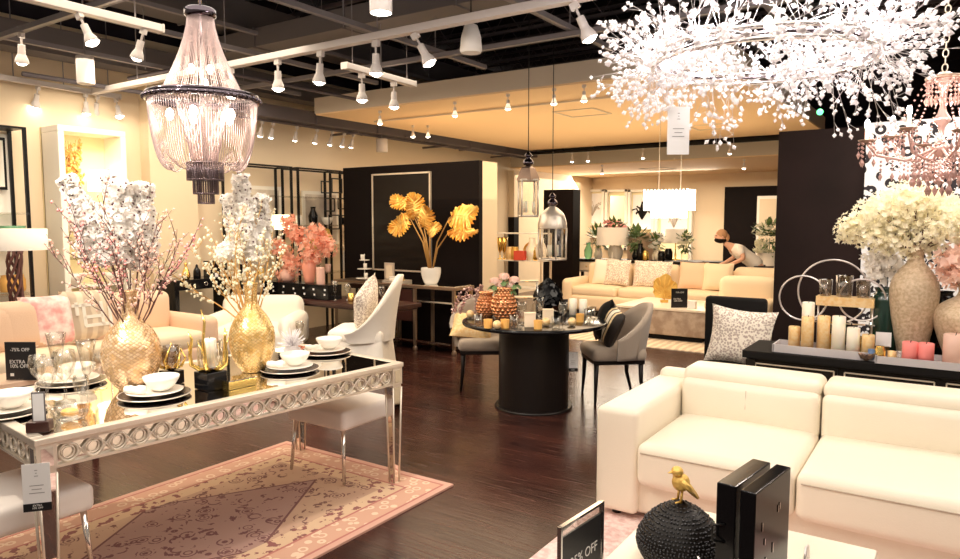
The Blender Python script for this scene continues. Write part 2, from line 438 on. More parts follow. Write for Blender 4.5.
medr = math_(nt, 'ADD', math_(nt, 'MULTIPLY', math_(nt, 'ABSOLUTE', sp.outputs[0]), 1.7), math_(nt, 'ABSOLUTE', sp.outputs[1]))
field = mixc(nt, math_(nt, 'LESS_THAN', medr, .80), field, (.36, .22, .18))
med = math_(nt, 'LESS_THAN', math_(nt, 'ABSOLUTE', math_(nt, 'SUBTRACT', medr, .80)), .014)
curl = math_(nt, 'LESS_THAN', math_(nt, 'ABSOLUTE', math_(nt, 'SUBTRACT', v1.outputs['Distance'], .40)), .035)
curl = math_(nt, 'MULTIPLY', curl, math_(nt, 'GREATER_THAN', n2.outputs['Fac'], .47))
dots = math_(nt, 'LESS_THAN', v1.outputs['Distance'], .13)
ringm = math_(nt, 'LESS_THAN', math_(nt, 'ABSOLUTE', math_(nt, 'SUBTRACT', v1.outputs['Distance'], .24)), .025)
blot = math_(nt, 'GREATER_THAN', n2.outputs['Fac'], .63)
pat = math_(nt, 'MAXIMUM', math_(nt, 'MAXIMUM', curl, med), math_(nt, 'MAXIMUM', math_(nt, 'MAXIMUM', dots, ringm), blot))
field = mixc(nt, math_(nt, 'MULTIPLY', pat, .8), field, (.11, .028, .035))
bord = mixc(nt, math_(nt, 'LESS_THAN', math_(nt, 'ABSOLUTE', math_(nt, 'SUBTRACT', v2.outputs['Distance'], .33)), .08), (.60, .35, .25), (.74, .55, .40))
inner = mixc(nt, math_(nt, 'GREATER_THAN', n2.outputs['Fac'], .57), (.62, .43, .28), (.26, .10, .09))
c = mixc(nt, stepd(0, .32), field, inner)
c = mixc(nt, stepd(0, .215), c, (.45, .17, .14)); c = mixc(nt, stepd(0, .20), c, bord)
c = mixc(nt, stepd(0, .055), c, (.45, .17, .14)); c = mixc(nt, stepd(0, .04), c, (.62, .36, .28))
nt.links.new(c, b.inputs['Base Color'])
# leopard panel: black broken rosettes on white
m = MT['leopard']; nt, b = nodes(m); tc = nt.nodes.new('ShaderNodeTexCoord')
v1 = nt.nodes.new('ShaderNodeTexVoronoi'); v1.inputs['Scale'].default_value = 12; nt.links.new(tc.outputs['Object'], v1.inputs['Vector'])
n2 = nt.nodes.new('ShaderNodeTexNoise'); n2.inputs['Scale'].default_value = 16; nt.links.new(tc.outputs['Object'], n2.inputs['Vector'])
rg = math_(nt, 'LESS_THAN', math_(nt, 'ABSOLUTE', math_(nt, 'SUBTRACT', v1.outputs['Distance'], .38)), .15)
rg = math_(nt, 'MULTIPLY', rg, math_(nt, 'GREATER_THAN', n2.outputs['Fac'], .43))
nt.links.new(mixc(nt, rg, (.93, .91, .92), (.02, .015, .02)), b.inputs['Base Color'])
# bumps for the jar
m = mat('hobnail_black', (.012, .012, .014), .3, .5); nt, b = nodes(m); tc = nt.nodes.new('ShaderNodeTexCoord')
v1 = nt.nodes.new('ShaderNodeTexVoronoi'); v1.inputs['Scale'].default_value = 95; nt.links.new(tc.outputs['Object'], v1.inputs['Vector'])
bn = nt.nodes.new('ShaderNodeBump'); bn.inputs['Strength'].default_value = 1; bn.inputs['Distance'].default_value = .006; bn.invert = True
nt.links.new(v1.outputs['Distance'], bn.inputs['Height']); nt.links.new(bn.outputs[0], b.inputs['Normal'])

m = mat('striped_pillow', (.02, .015, .012), .5); nt, b = nodes(m); tc = nt.nodes.new('ShaderNodeTexCoord'); sp = nt.nodes.new('ShaderNodeSeparateXYZ'); nt.links.new(tc.outputs['Object'], sp.inputs[0])
ax = math_(nt, 'ABSOLUTE', math_(nt, 'SUBTRACT', sp.outputs[0], .04))
c = mixc(nt, math_(nt, 'LESS_THAN', ax, .075), (.02, .014, .012), (.80, .62, .36)); c = mixc(nt, math_(nt, 'LESS_THAN', ax, .045), c, (.02, .014, .012)); c = mixc(nt, math_(nt, 'LESS_THAN', ax, .028), c, (.88, .80, .66))
nt.links.new(c, b.inputs['Base Color'])

# thin glass: mostly see-through with a fresnel sheen
def thin_glass(name, tint, base_refl):
    m = MT[name]; nt = m.node_tree; out = [n for n in nt.nodes if n.type == 'OUTPUT_MATERIAL'][0]
    tr = nt.nodes.new('ShaderNodeBsdfTransparent'); tr.inputs[0].default_value = tint+(1,)
    gl = nt.nodes.new('ShaderNodeBsdfGlossy'); gl.inputs['Roughness'].default_value = .03
    lw = nt.nodes.new('ShaderNodeLayerWeight'); lw.inputs[0].default_value = .35
    f = math_(nt, 'ADD', math_(nt, 'MULTIPLY', lw.outputs['Facing'], .55), base_refl)
    mx = nt.nodes.new('ShaderNodeMixShader'); nt.links.new(f, mx.inputs[0]); nt.links.new(tr.outputs[0], mx.inputs[1]); nt.links.new(gl.outputs[0], mx.inputs[2])
    nt.links.new(mx.outputs[0], out.inputs[0])
thin_glass('glass', (.97, .96, .93), .05); thin_glass('smoke_glass', (.72, .66, .60), .10)
# petals and crystals let light through
def petal(name, amt=.45, col=None):
    m = MT[name]; nt, b = nodes(m); out = [n for n in nt.nodes if n.type == 'OUTPUT_MATERIAL'][0]
    t = nt.nodes.new('ShaderNodeBsdfTranslucent'); t.inputs[0].default_value = tuple(col or b.inputs['Base Color'].default_value[:3])+(1,)
    mx = nt.nodes.new('ShaderNodeMixShader'); mx.inputs[0].default_value = amt
    nt.links.new(b.outputs[0], mx.inputs[1]); nt.links.new(t.outputs[0], mx.inputs[2]); nt.links.new(mx.outputs[0], out.inputs[0])
for n_ in ('petal_white', 'petal_cream', 'petal_peach', 'petal_blush', 'crystal_white'): petal(n_)
petal('petal_cream', .45, (1, .96, .78))
# ================================================================ the room
fl = struct('floor', MB().box((-3, 8.5, -.05), (15, 21, .1)), 'floor_wood')
struct('ceiling', MB().box((-3, 8.5, 4.9), (15, 21, .1)), 'deck_dark')
# left wall with a pilaster
struct('wall_left', MB().box((-8.1, 9.5, 1.85), (.2, 17.2, 3.7)).box((-7.96, 5.02, 1.85), (.28, .62, 3.7)).box((-8.1, 9.5, 4.2), (.16, 17.2, 1.0), 1), ['cream_wall', 'deck_dark'])
struct('wall_back', MB().box((-2.4, 17.4, 1.45), (11.6, .2, 2.9)).box((-2.4, 17.4, 3.9), (11.6, .16, 2.0), 1), ['cream_wall', 'deck_dark'])
struct('wall_side', MB().box((3.5, 12.3, 1.45), (.2, 10.4, 2.9)).box((3.5, 12.3, 3.9), (.16, 10.4, 2.0), 1), ['cream_wall', 'deck_dark'])
pl = Yz(343, 169, 7.4); pr = Yz(479, 160, 7.4)
struct('wall_partition', MB().box(((pl.x+pr.x)/2, 7.44, 1.19), (pr.x-pl.x, .08, 2.38)).box(((pl.x+pr.x)/2, 7.65, 1.19), (pr.x-pl.x-.002, .36, 2.376), 1), ['black_wall', 'cream_wall'])
prx = pr.x
qx = Yz(779, 134, 7.0).x
struct('wall_right', MB().box((qx+1.7, 7.2, 1.22), (3.4, .4, 2.44)), 'plum_wall')
# far doorway wall piece and black column
struct('wall_column', MB().box((Yz(559, 250, 11.8).x, 11.9, 1.1), (.62, .3, 2.2)), 'black_wall')
a = Yz(496, 250, 13.0).x; b_ = Yz(514, 250, 13.0).x
struct('wall_far', MB().box(((a+b_)/2-.5, 13.1, .85), (b_-a+1.0, .2, 1.7), 0).box(((a+b_)/2-.5, 13.1, 2.2), (b_-a+1.0, .2, 1.0), 1), ['black_wall', 'cream_wall'])
# dropped ceiling over the middle of the shop
struct('ceiling_cloud', MB().box((-4.36, 9.35, 3.012), (5.28, 5.6, .02), 0).box((-4.36, 9.35, 3.12), (5.30, 5.62, .20), 1), ['soffit_tan', 'fascia'])
struct('ceiling_back', MB().box((-4.5, 15.2, 2.762), (7.9, 4.2, .02), 0).box((-4.5, 15.2, 2.89), (7.92, 4.22, .24), 1), ['soffit_tan', 'fascia'])
for k, (x, y, sx, sy) in enumerate(((-4.0, 8.3, .55, .55), (-3.0, 10.6, .55, .55), (-5.4, 15.0, .6, .6))):
    mb = MB(); z = 2.999 if y < 12 else 2.749
    for (dx, dy, a_, b_) in ((0, sy/2, sx, .03), (0, -sy/2, sx, .03), (sx/2, 0, .03, sy), (-sx/2, 0, .03, sy)): mb.box((dx, dy, 0), (a_, b_, .012))
    solo('ceiling_hatch', mb, 'fascia', ['square hatch frame in the tan ceiling behind the lanterns', 'square hatch frame in the tan ceiling above the lounge', 'square hatch frame in the low far ceiling'][k], 'ceiling hatch', (x, y, z))
# black panel in the far wall and the bright mirror leaning against it
bl = Yz(725, 187, 17.25); br_ = Yz(800, 187, 17.25)
struct('trim_far_panel', MB().box(((bl.x+br_.x)/2, 17.27, bl.z/2), (br_.x-bl.x, .06, bl.z)), 'black_wall')
a = Yz(757, 196, 16.9); c = Yz(784, 262, 16.9)
t = thing('leaning_mirror', 'tall pale framed mirror leaning on the black far panel', 'mirror', ((a.x+c.x)/2, 16.95, 0))
MB().box((0, 0, a.z/2), (c.x-a.x, .05, a.z)).build('frame', 'white_paint', t, bev=.01)
MB().box((0, -.03, a.z/2), (c.x-a.x-.12, .012, a.z-.14)).build('pane', 'cream_wall', t)

# ---- open ceiling: joists, ducts, struts, hanging rods
jn = 0
for k in range(15):
    y = 1.2+k*.75; mb = MB()
    mb.box((-3.3, y, 4.62), (9.3, .05, .04)).box((-3.3, y, 4.30), (9.3, .05, .04))
    for i in range(22):
        x = -7.7+i*.42; mb.tube([(x, y, 4.32), (x+.21, y, 4.6), (x+.42, y, 4.32)], .009, 4)
    o = struct('trim_joist', mb, 'joist_grey')
def duct(name, p0, p1, w_, h, m='duct_grey'):
    p0, p1 = Vector(p0), Vector(p1); d = p1-p0; a = math.atan2(d.y, d.x); L = d.length
    M = Matrix.Translation((p0+p1)/2) @ rotz(a); mb = MB().box((0, 0, 0), (L, w_, h), 0, M)
    n = int(L/1.2)
    for i in range(1, n): mb.box((-L/2+i*L/n, 0, 0), (.03, w_+.03, h+.03), 0, M)
    return struct(name, mb, m, .006)
duct('trim_duct_left', (-7.0, 2.2, 3.95), (-7.0, 12.5, 3.95), .5, .30)
duct('trim_duct_middle', (-7.8, 5.3, 3.62), (-1.0, 5.3, 3.62), .30, .20)
duct('trim_duct_low', (-7.45, 5.6, 3.02), (-7.45, 13.0, 3.02), .34, .16, 'joist_grey')
struct('trim_bulkhead', MB().box((-7.72, 7.6, 3.42), (.3, 9.2, .26)), 'duct_grey')
struct('trim_pipe', MB().tube([(-7.6, 3.3, 3.05), (-7.6, 9.0, 3.05)], .025).tube([(-7.3, 4.2, 3.12), (-6.2, 4.2, 3.12), (-6.2, 9, 3.12)], .02), 'joist_grey')
def strut(p0, p1, w_=.042, m='strut_grey', name='trim_strut'):
    p0, p1 = Vector(p0), Vector(p1); d = p1-p0; a = math.atan2(d.y, d.x); M = Matrix.Translation((p0+p1)/2) @ rotz(a)
    return struct(name, MB().box((0, 0, 0), (d.length, w_, w_), 0, M).box((0, w_*.5, -w_*.4), (d.length, w_*.4, w_*.2), 0, M), m)
Z1 = 3.16
strut((-7.8, 2.75, Z1), (-.3, 2.75, Z1)); strut((-7.8, 5.35, Z1), (-.2, 5.35, Z1)); strut((-7.8, 1.5, Z1), (-1, 1.5, Z1))
for x in (-6.9, -5.6, -4.1, -2.7, -1.2, .2): strut((x, .6, Z1+.05), (x, 6.2, Z1+.05))
for x in (-6.4, -2.0): strut((x, 1.0, Z1+.5), (x, 12, Z1+.5))
mb = MB()
for x in (-6.9, -5.6, -4.1, -2.7, -1.2):
    for y in (1.5, 2.75, 4.15, 5.35): mb.tube([(x, y, Z1), (x, y, 4.88)], .006, 4)
struct('trim_hanging_rods', mb, 'strut_grey')
# far left: tangle of black sprinkler pipes over the shelving wall
mb = MB()
for k in range(5):
    y = 7.6+k*1.1; mb.tube([(-7.8, y, 2.9+.05*(k % 2)), (-7.25, y, 2.9+.05*(k % 2))], .018)
mb.tube([(-7.5, 6.2, 2.93), (-7.5, 13, 2.93)], .022)
struct('trim_sprinkler_pipes', mb, 'joist_grey')

# ---- lighting tracks (things) and their spotlights
def track(loc, L, rz, label, w_=.075, m='track_white'):
    t = thing('light_track', label, 'light track', loc, rz)
    MB().box((0, 0, 0), (L, w_, .055)).build('rail', m, t, bev=.005)
    MB().box((L/2+.006, 0, 0), (.012, w_+.006, .06)).build('end_cap', m, t); MB().box((-L/2-.006, 0, 0), (.012, w_+.006, .06)).build('end_cap', m, t)
    mb = MB()
    for s in (-.4, 0, .4): mb.tube([(L*s, 0, .02), (L*s, 0, 4.85-loc[2])], .006, 4)
    mb.build('hanging_rods', 'strut_grey', t)
    return t
A0 = P(100, 95, 3); A1 = P(575, 0, 3); ya = (A0.y+A1.y)/2
track(((A0.x+.4)/2-.0, ya, 3.03), .4-A0.x, 0, 'long white light track crossing in front of the tan dropped ceiling')
B0, B1 = P(25, 0, 3), P(164, 32, 3)
track((B0.x-.02, (1.2+B1.y)/2, 3.03), B1.y-1.2, PI/2, 'thick white light track ending above the fringe chandelier')
C0, C1 = P(345, 69, 3), P(413, 87, 3)
tc_ = (C0+C1)/2; track((tc_.x, tc_.y, 3.03), (C1-C0).length, math.atan2(C1.y-C0.y, C1.x-C0.x), 'short white light track left of the tan dropped ceiling corner')
D0, D1 = P(0, 80, 3), P(98, 96, 3)
D1 = D1+(D1-D0)*.25; td = (D0+D1)/2; track((td.x, td.y, 3.03), (D1-D0).length, math.atan2(D1.y-D0.y, D1.x-D0.x), 'white light track above the left display niche', .05)
def make_spot(label):
    t = thing('track_spotlight', label, 'spotlight')
    MB().box((0, 0, -.02), (.05, .03, .04)).tube([(0, 0, -.03), (0, 0, -.085)], .008).build('bracket', 'track_white', t)
    MB().lathe([(.018, -.10), (.024, -.09), (.026, -.05), (.024, 0), (.024, .012)][::-1], (0, 0, -.10), 14).lathe([(.026, 0), (.040, -.03), (.048, -.062), (.046, -.065)], (0, 0, -.155), 16, cap=False).build('lamp_head', 'track_white', t)
    MB().lathe([(.0, -.064), (.028, -.0635), (.045, -.060)], (0, 0, -.155), 16, cap=False).ball((0, 0, -.218), (.036, .036, .022), n=14, k=8).build('lens', 'spot_face', t)
    return t
sp0 = make_spot('x')
def put_spot(px, py, z, label, tilt=(0, 0), sc_=1.0, group=None, D=None, rail=None):
    # px,py: lamp mouth in the photo; z: rail height
    global sp_used
    p = P(px, py, z-.2*sc_)
    if D is not None: p = D
    if rail is not None:                                  # hang it exactly under the rail a-b
        a, b = rail; d = (b-a).normalized(); r_ = _ray(px, py); p = a+d*(-(a.x*r_[1]-a.y*r_[0])/(d.x*r_[1]-d.y*r_[0]))
    loc = (p.x, p.y, z)
    o = sp0 if not sp_used else dup(sp0, loc)
    loc = (p.x, p.y, z+.003)
    sp_used = True; o.location = loc; o.rotation_euler = (tilt[0], tilt[1], 0); o.scale = (sc_,)*3; o['label'] = label
    if group: o['group'] = group
    return o
sp_used = False
for px, py, lab, tl in ((278, 78, 'white spotlight on long track, first right of fringe chandelier', (0, 0)), (321, 70, 'white spotlight on long track, second right of fringe chandelier', (0, .1)),
                    (376, 60, 'white spotlight on long track right under the white cylinder lamp', (0, .0)), (414, 50, 'tilted white spotlight on long track left of cone speaker', (.2, -.45)),
                    (573, 18, 'bright tilted spotlight hanging above the left lantern rods', (.2, -.4)), (231, 76, 'small white spotlight on long track hidden beside the fringe chandelier', (0, 0))):
    put_spot(px, py, 3.0, lab, tl, 1.15, 'spotlights on the long white track', rail=(Vector((-9, ya, 0)), Vector((1, ya, 0))))
for px, py, lab, tl in ((79, 33, 'glowing white spotlight on thick track, the one nearer the left picture edge', (.2, -.4)), (145, 50, 'white spotlight near the end of thick track, left of fringe chandelier', (-.1, .35))):
    put_spot(px, py, 3.0, lab, tl, 1.0, 'spotlights on the thick white track', rail=(Vector((B0.x-.02, 1, 0)), Vector((B0.x-.02, 4, 0))))
for px, py, lab in ((362, 93, 'left spotlight of two on the short white track'), (394, 100, 'right spotlight of two on the short white track')):
    put_spot(px, py, 3.0, lab, (0, 0), 1.15, 'spotlights on the short white track', rail=(Vector((C0.x, C0.y, 0)), Vector((C1.x, C1.y, 0))))
for px, py, lab, tl in ((39, 102, 'white spotlight over the black framed shelf at far left', (0, .4)), (86, 106, 'small white spotlight over the display niche, leftmost of three', (0, 0)),
                    (98, 108, 'tilted white spotlight over the display niche, middle of three', (.1, .5)), (116, 106, 'grey white spotlight over the display niche, rightmost of three', (0, -.3))):
    put_spot(px, py, 3.0, lab, tl, 1.0, 'spotlights over the display niche', rail=(Vector((D0.x, D0.y, 0)), Vector((D1.x, D1.y, 0))))
o = put_spot(22, 48, 3.135, 'unlit spotlight on a grey strut near the top left corner', (.1, .3), 1.1, rail=(Vector((-7, 2.75, 0)), Vector((0, 2.75, 0))))
# spots fixed to the tan ceiling
for px, py, lab in ((380, 123, 'near its left edge'), (413, 136, 'above the black partition wall'), (428, 136, 'right of the one above the black partition wall'), (455, 115, 'brightest one left of the lantern rods'),
                    (508, 108, 'just left of the lantern rods'), (554, 103, 'right of the lantern rods'), (584, 100, 'beside the left tips of the firework chandelier')):
    p = P(px, py, 2.88); put_spot(px, py, 2.999, 'small glowing spotlight under the tan ceiling, '+lab, (0, 0), .75, 'spotlights under the tan dropped ceiling')
for px, py, lab in ((572, 155, 'leftmost, beside the domed lantern'), (588, 155, 'second from the left'), (643, 150, 'left of the glass fringe chandelier'), (730, 146, 'above the black far panel')):
    put_spot(px, py, 2.917, 'tiny spotlight on the black far track, '+lab, (0, 0), .8, 'spotlights on the black far track', D=Yz(px, py, 12.25))
for px, py, lab in ((602, 173, 'above the lit far wall panels'), (744, 168, 'above the leaning mirror')):
    put_spot(px, py, 2.75, 'tiny spotlight under the low far ceiling, '+lab, (0, 0), .8, 'spotlights under the low far ceiling')
for k, (px, py) in enumerate(((298, 153), (318, 155), (333, 157), (345, 158), (354, 160), (263, 141), (274, 141))):
    p = Xz(px, py, -7.45); put_spot(px, py, 2.90, ['first', 'second', 'third', 'fourth', 'fifth', 'sixth', 'seventh'][k]+' small white spotlight in the row above the left wall shelving', (0, .3), .9, 'spotlights above the left wall shelving', p)
t = thing('light_track', 'dark light track above the left wall shelving', 'light track', (-7.45, 8.2, 2.915))
MB().box((0, 0, 0), (.03, 5.0, .025)).build('rail', 'joist_grey', t)
t = thing('light_track', 'dark thin light track under the tan dropped ceiling', 'light track', (-4.6, 7.35, 2.985))
MB().box((0, 0, 0), (4.2, .025, .02)).build('rail', 'fascia', t)
t = thing('light_track', 'black thin light track in the gap before the low far ceiling', 'light track', (-4.3, 12.25, 2.95))
MB().box((0, 0, 0), (5.4, .05, .06)).build('rail', 'black_metal', t)
MB().tube([(-2, 0, 0), (-2, 0, 1.9)], .006, 4).tube([(2, 0, 0), (2, 0, 1.9)], .006, 4).build('hanging_rods', 'black_metal', t)

# cylinder lamps and the cone speaker
def cyl_lamp(p, r, h, label, lit):
    t = thing('ceiling_cylinder_lamp' if lit else 'ceiling_cylinder_speaker', label, 'ceiling lamp' if lit else 'speaker', p)
    MB().lathe([(r*.96, 0), (r, .012), (r, h-.01), (r*.97, h)], (0, 0, 0), 28).build('housing', 'track_white', t)
    MB().tube([(0, 0, h), (0, 0, 4.86-p[2])], .008, 5).build('rod', 'strut_grey', t)
    MB().lathe([(0, -.002), (r*.9, -.002)], (0, 0, 0), 24, cap=False).build('diffuser', 'spot_face' if lit else 'shade_white', t)
p = Dz(86, 84, 6.6); cyl_lamp(p, .075, .25, 'white cylinder speaker hanging in front of the left wall', False)
p = Dz(381, 13, 4.6); cyl_lamp(p, .072, .22, 'white cylinder lamp with glowing underside at the top edge', True)
p = Dz(471, 53, 5.4)
t = thing('cone_speaker', 'white cone shaped pendant speaker left of the lantern rods', 'speaker', p)
MB().lathe([(.075, 0), (.085, .02), (.075, .12), (.05, .20), (.02, .215)], (0, 0, 0), 24).build('housing', 'shade_white', t)
MB().tube([(0, 0, .21), (0, 0, 4.86-p.z)], .006, 5).build('cable', 'black_metal', t)
p = Dz(382, 152, 11.0); cyl_lamp(p, .09, .2, 'tiny white cylinder speaker above the black partition wall', False)
# ================================================================ left wall: niche cabinet, black shelf, shelving bays
n0 = Xz(53, 125, -7.7); n1 = Xz(121, 134, -7.7)
def glassware(loc, kind, label, s=1, group=None, m='glass'):
    prof = {'tumbler': [(.03, 0), (.034, .01), (.038, .10), (.036, .10), (.03, .012)],
            'goblet': [(.035, 0), (.034, .004), (.005, .012), (.005, .08), (.03, .11), (.042, .16), (.036, .20), (.034, .20), (.04, .16), (.02, .112)],
            'flute': [(.034, 0), (.033, .004), (.005, .012), (.006, .07), (.022, .10), (.030, .17), (.042, .24), (.04, .24), (.028, .17), (.018, .102)],
            'jar': [(.04, 0), (.05, .02), (.05, .10), (.035, .13), (.04, .14), (.03, .14)],
            'bowl': [(.03, 0), (.05, .02), (.075, .06), (.085, .10), (.081, .10), (.045, .022)],
            'vase': [(.04, 0), (.06, .05), (.065, .12), (.03, .2), (.035, .24), (.028, .24)]}[kind]
    return solo({'tumbler': 'tumbler', 'goblet': 'wine_glass', 'flute': 'champagne_flute', 'jar': 'glass_jar', 'bowl': 'bowl', 'vase': 'vase'}[kind],
                MB().lathe([(r*s, z*s) for r, z in prof], (0, 0, 0), 18, cap=False).lathe([(0, .001), (prof[0][0]*s, .0)], (0, 0, 0), 18, cap=False), m, label, {'tumbler': 'glass', 'goblet': 'glass', 'flute': 'glass', 'jar': 'jar', 'bowl': 'bowl', 'vase': 'vase'}[kind], loc, 0, group)
def lamp(loc, label, sr, sh, h, lit=True, base='chrome', rt=None):
    t = thing('table_lamp', label, 'lamp', loc)
    MB().lathe([(.07*sr/.15, 0), (.07*sr/.15, .015), (.015, .03), (.022, .10), (.012, .16), (.01, h)], (0, 0, 0), 18).build('base', base, t)
    MB().lathe([(sr, 0), (sr*(rt or .88), sh), (sr*(rt or .88)-.004, sh), (sr-.004, 0)], (0, 0, h-.02), 28, cap=False).build('lamp_shade', 'lit_shade' if lit else 'shade_white', t)
    return t
HS_ = .06
t = thing('display_cabinet', 'tall white framed display niche cabinet with lit shelves on left wall', 'cabinet', (-7.78, (n0.y+n1.y)/2, 0))
W = n1.y-n0.y; Hn = n0.z
MB().box((-.19, 0, Hn/2), (.04, W, Hn)).build('back_panel', 'yellow_wall', t)
for s in (-1, 1): MB().box((-.01, s*(W/2-.03), Hn/2-.031), (.36, .06, Hn-.062)).build('side_panel', 'white_paint', t, bev=.004)
MB().box((-.01, 0, Hn-.03), (.36, W, .06)).build('top_panel', 'white_paint', t, bev=.004)
for z in (.55, .92, 1.22, 1.5): MB().box((-.02, 0, z), (.30, W-.12, .02)).build('shelf', 'glass' if z > 1 else 'white_paint', t)
cyc = (n0.y+n1.y)/2
spot('niche_light', (-7.4, cyc, 2.45), (-7.9, cyc, 1.2), 7, 110, (1, .84, .5))
lamp((-7.70, cyc+.13, 1.51), 'small lit table lamp with glowing white shade in the niche', .15, .22, .45)
# orange dried grass in a white vase, at the top of the niche
v = Xz(66, 170, -7.7)
vt = solo('vase', MB().lathe([(.05, 0), (.09, .06), (.10, .16), (.05, .24), (.06, .28), (.05, .28)], (0, 0, 0), 20, cap=False), 'ceramic', 'white vase holding orange dried grass in the display niche', 'vase', (-7.7, cyc-.20, 1.51))
def spray(name, mats, stems, fn): pass
rnd = random.Random(3)
mb = MB()
for i in range(46):
    a = rnd.uniform(0, 2*PI); s_ = rnd.uniform(.02, .13); top = rnd.uniform(.50, .92)
    p1 = (s_*math.cos(a)*.5, s_*math.sin(a), top); mb.tube([(0, 0, .1), (p1[0]*.4, p1[1]*.4, top*.6), p1], .004, 4)
    for k in range(9):
        f_ = .5+.5*k/9; c_ = Vector(p1)*f_+Vector((rnd.uniform(-.02, .02), rnd.uniform(-.03, .03), rnd.uniform(-.02, .03))); mb.octa(c_, rnd.uniform(.010, .022), (rnd.uniform(-1, 1), rnd.uniform(-1, 1), 1), 1.8, 1)
solo('dried_grass', mb, ['twig_gold', 'amber'], 'orange dried grass bunch in the display niche', 'dried plant', (-7.7, cyc-.20, 1.60))
for k, (dy, z, kind, s_) in enumerate(((-.22, .93, 'bowl', 1.3), (0, .93, 'jar', 1.1), (.2, .93, 'bowl', 1.2), (-.22, 1.23, 'flute', .9), (-.12, 1.23, 'flute', .9), (-.02, 1.23, 'goblet', .9), (.1, 1.23, 'goblet', .9), (.22, 1.23, 'tumbler', 1.1), (-.1, .56, 'vase', 1.0), (.15, .56, 'bowl', 1.4))):
    glassware((-7.7, cyc+dy, z), kind, ['white bowl on the niche shelf, left', 'clear jar on the niche shelf', 'white bowl on the niche shelf, right', 'leftmost tall flute on the niche shelf', 'second tall flute on the niche shelf', 'wine glass beside flutes on the niche shelf', 'wine glass at the middle of the niche shelf', 'short tumbler at the right end of niche shelf', 'pale vase at the foot of the niche', 'wide pale bowl at the foot of the niche'][k], s_, 'tableware in the display niche', 'ceramic' if kind in ('bowl', 'vase') else 'glass')
# black framed open shelf at the far left
e0 = 2.95; e1 = Xz(19, 128, -7.75).y; eh = Xz(19, 128, -7.75).z
t = thing('open_shelf', 'black metal framed open shelf at the far left edge', 'shelf', (-7.8, (e0+e1)/2, 0)); We = e1-e0
for s in (-1, 1):
    for d_ in (-.17, .15): MB().box((d_, s*We/2, eh/2), (.03, .03, eh)).build('post', 'black_metal', t)
for z in (.4, .9, 1.45, 1.7, eh): MB().box((0, 0, z-.01), (.34, We, .02)).build('shelf_board', 'glass' if z < 2 else 'black_metal', t)
MB().box((-.185, 0, eh/2), (.01, We-.03, eh-.1)).build('back_panel', 'white_paint', t)
a = Xz(3, 138, -7.96); c = Xz(3, 190, -7.96)
solo('framed_mirror', MB().box((0, -.3, 0), (.02, .6, a.z-c.z)).box((.012, -.3, 0), (.01, .55, a.z-c.z-.06), 1), ['black_metal', 'white_paint'], 'black framed mirror on the far left shelf', 'mirror', (-7.93, a.y, (a.z+c.z)/2))
for k, (px, py) in enumerate(((8, 225), (15, 224))):
    q = Xz(px, py, -7.8); glassware((q.x, q.y, 1.46), 'bowl', ['pale green bowl at the left on the black shelf', 'pale green bowl near the black shelf post'][k], 1.1, 'green bowls on the black shelf', 'green_glass')
for k, (px, py) in enumerate(((5, 262), (12, 262), (18, 262))):
    q = Xz(px, py, -7.8); glassware((q.x, q.y, .91), 'jar', 'amber jar on lower black shelf, '+['left', 'middle', 'right'][k], 1.2, 'amber jars on the black shelf', 'amber')
# shelving bays along the wall further back
def etagere(y0, y1, h, label, lv=(.45, .85, 1.2, 1.55, 1.95)):
    t = thing('etagere', label, 'shelving', (-7.72, (y0+y1)/2, 0)); w_ = y1-y0
    for s in (-1, 1):
        for d_ in (-.16, .16): MB().box((d_, s*(w_/2-.02), h/2), (.028, .028, h)).build('post', 'black_metal', t)
        MB().box((0, s*(w_/2-.02), h-.012), (.32, .024, .024)).build('rail', 'black_metal', t)
    for s in (-1, 1): MB().box((s*.16, 0, h-.012), (.024, w_-.05, .024)).build('rail', 'black_metal', t)
    for z in lv: MB().box((0, 0, z), (.32, w_-.05, .015)).build('shelf_board', 'glass', t)
    return t
EB = [(5.72, 6.62), (6.70, 7.55), (7.62, 8.75), (8.82, 9.9)]
for k, (y0, y1) in enumerate(EB):
    etagere(y0, y1, 2.36, ['black etagere nearest on the left wall, behind the white blossoms', 'second black etagere on the left wall, holding the wire ornament', 'third black etagere, beside the black partition wall', 'far etagere mostly behind the black partition wall'][k])
rnd = random.Random(11)
items = ['vase', 'bowl', 'jar', 'tumbler', 'vase']
cnt = 0; ordn = ['first', 'second', 'third', 'fourth', 'fifth', 'sixth', 'seventh', 'eighth', 'ninth', 'tenth', 'eleventh', 'twelfth', 'thirteenth', 'fourteenth', 'fifteenth', 'sixteenth', 'seventeenth', 'eighteenth', 'nineteenth', 'twentieth', 'twenty first', 'twenty second', 'twenty third', 'twenty fourth', 'twenty fifth']
for bi, (y0, y1) in enumerate(EB[:3]):
    for zi, z in enumerate((.86, 1.21, 1.56)):
        for j in range(3):
            y = y0+.16+j*(y1-y0-.3)/2; kd = items[rnd.randrange(5)]; mm = rnd.choice(['ceramic', 'glass', 'vase_blush', 'gold_paint', 'ceramic', 'black_gloss'])
            col_ = {'ceramic': 'white', 'glass': 'clear', 'vase_blush': 'blush', 'gold_paint': 'gold', 'black_gloss': 'black'}[mm]
            glassware((-7.72, y, z+.0), kd, f"{col_} {kd} on the {['lower', 'middle', 'upper'][zi]} board of the {['nearest', 'second', 'third'][bi]} etagere, {['left', 'centre', 'right'][j]}", rnd.uniform(1.0, 1.35), 'ornaments on the wall etageres', mm)
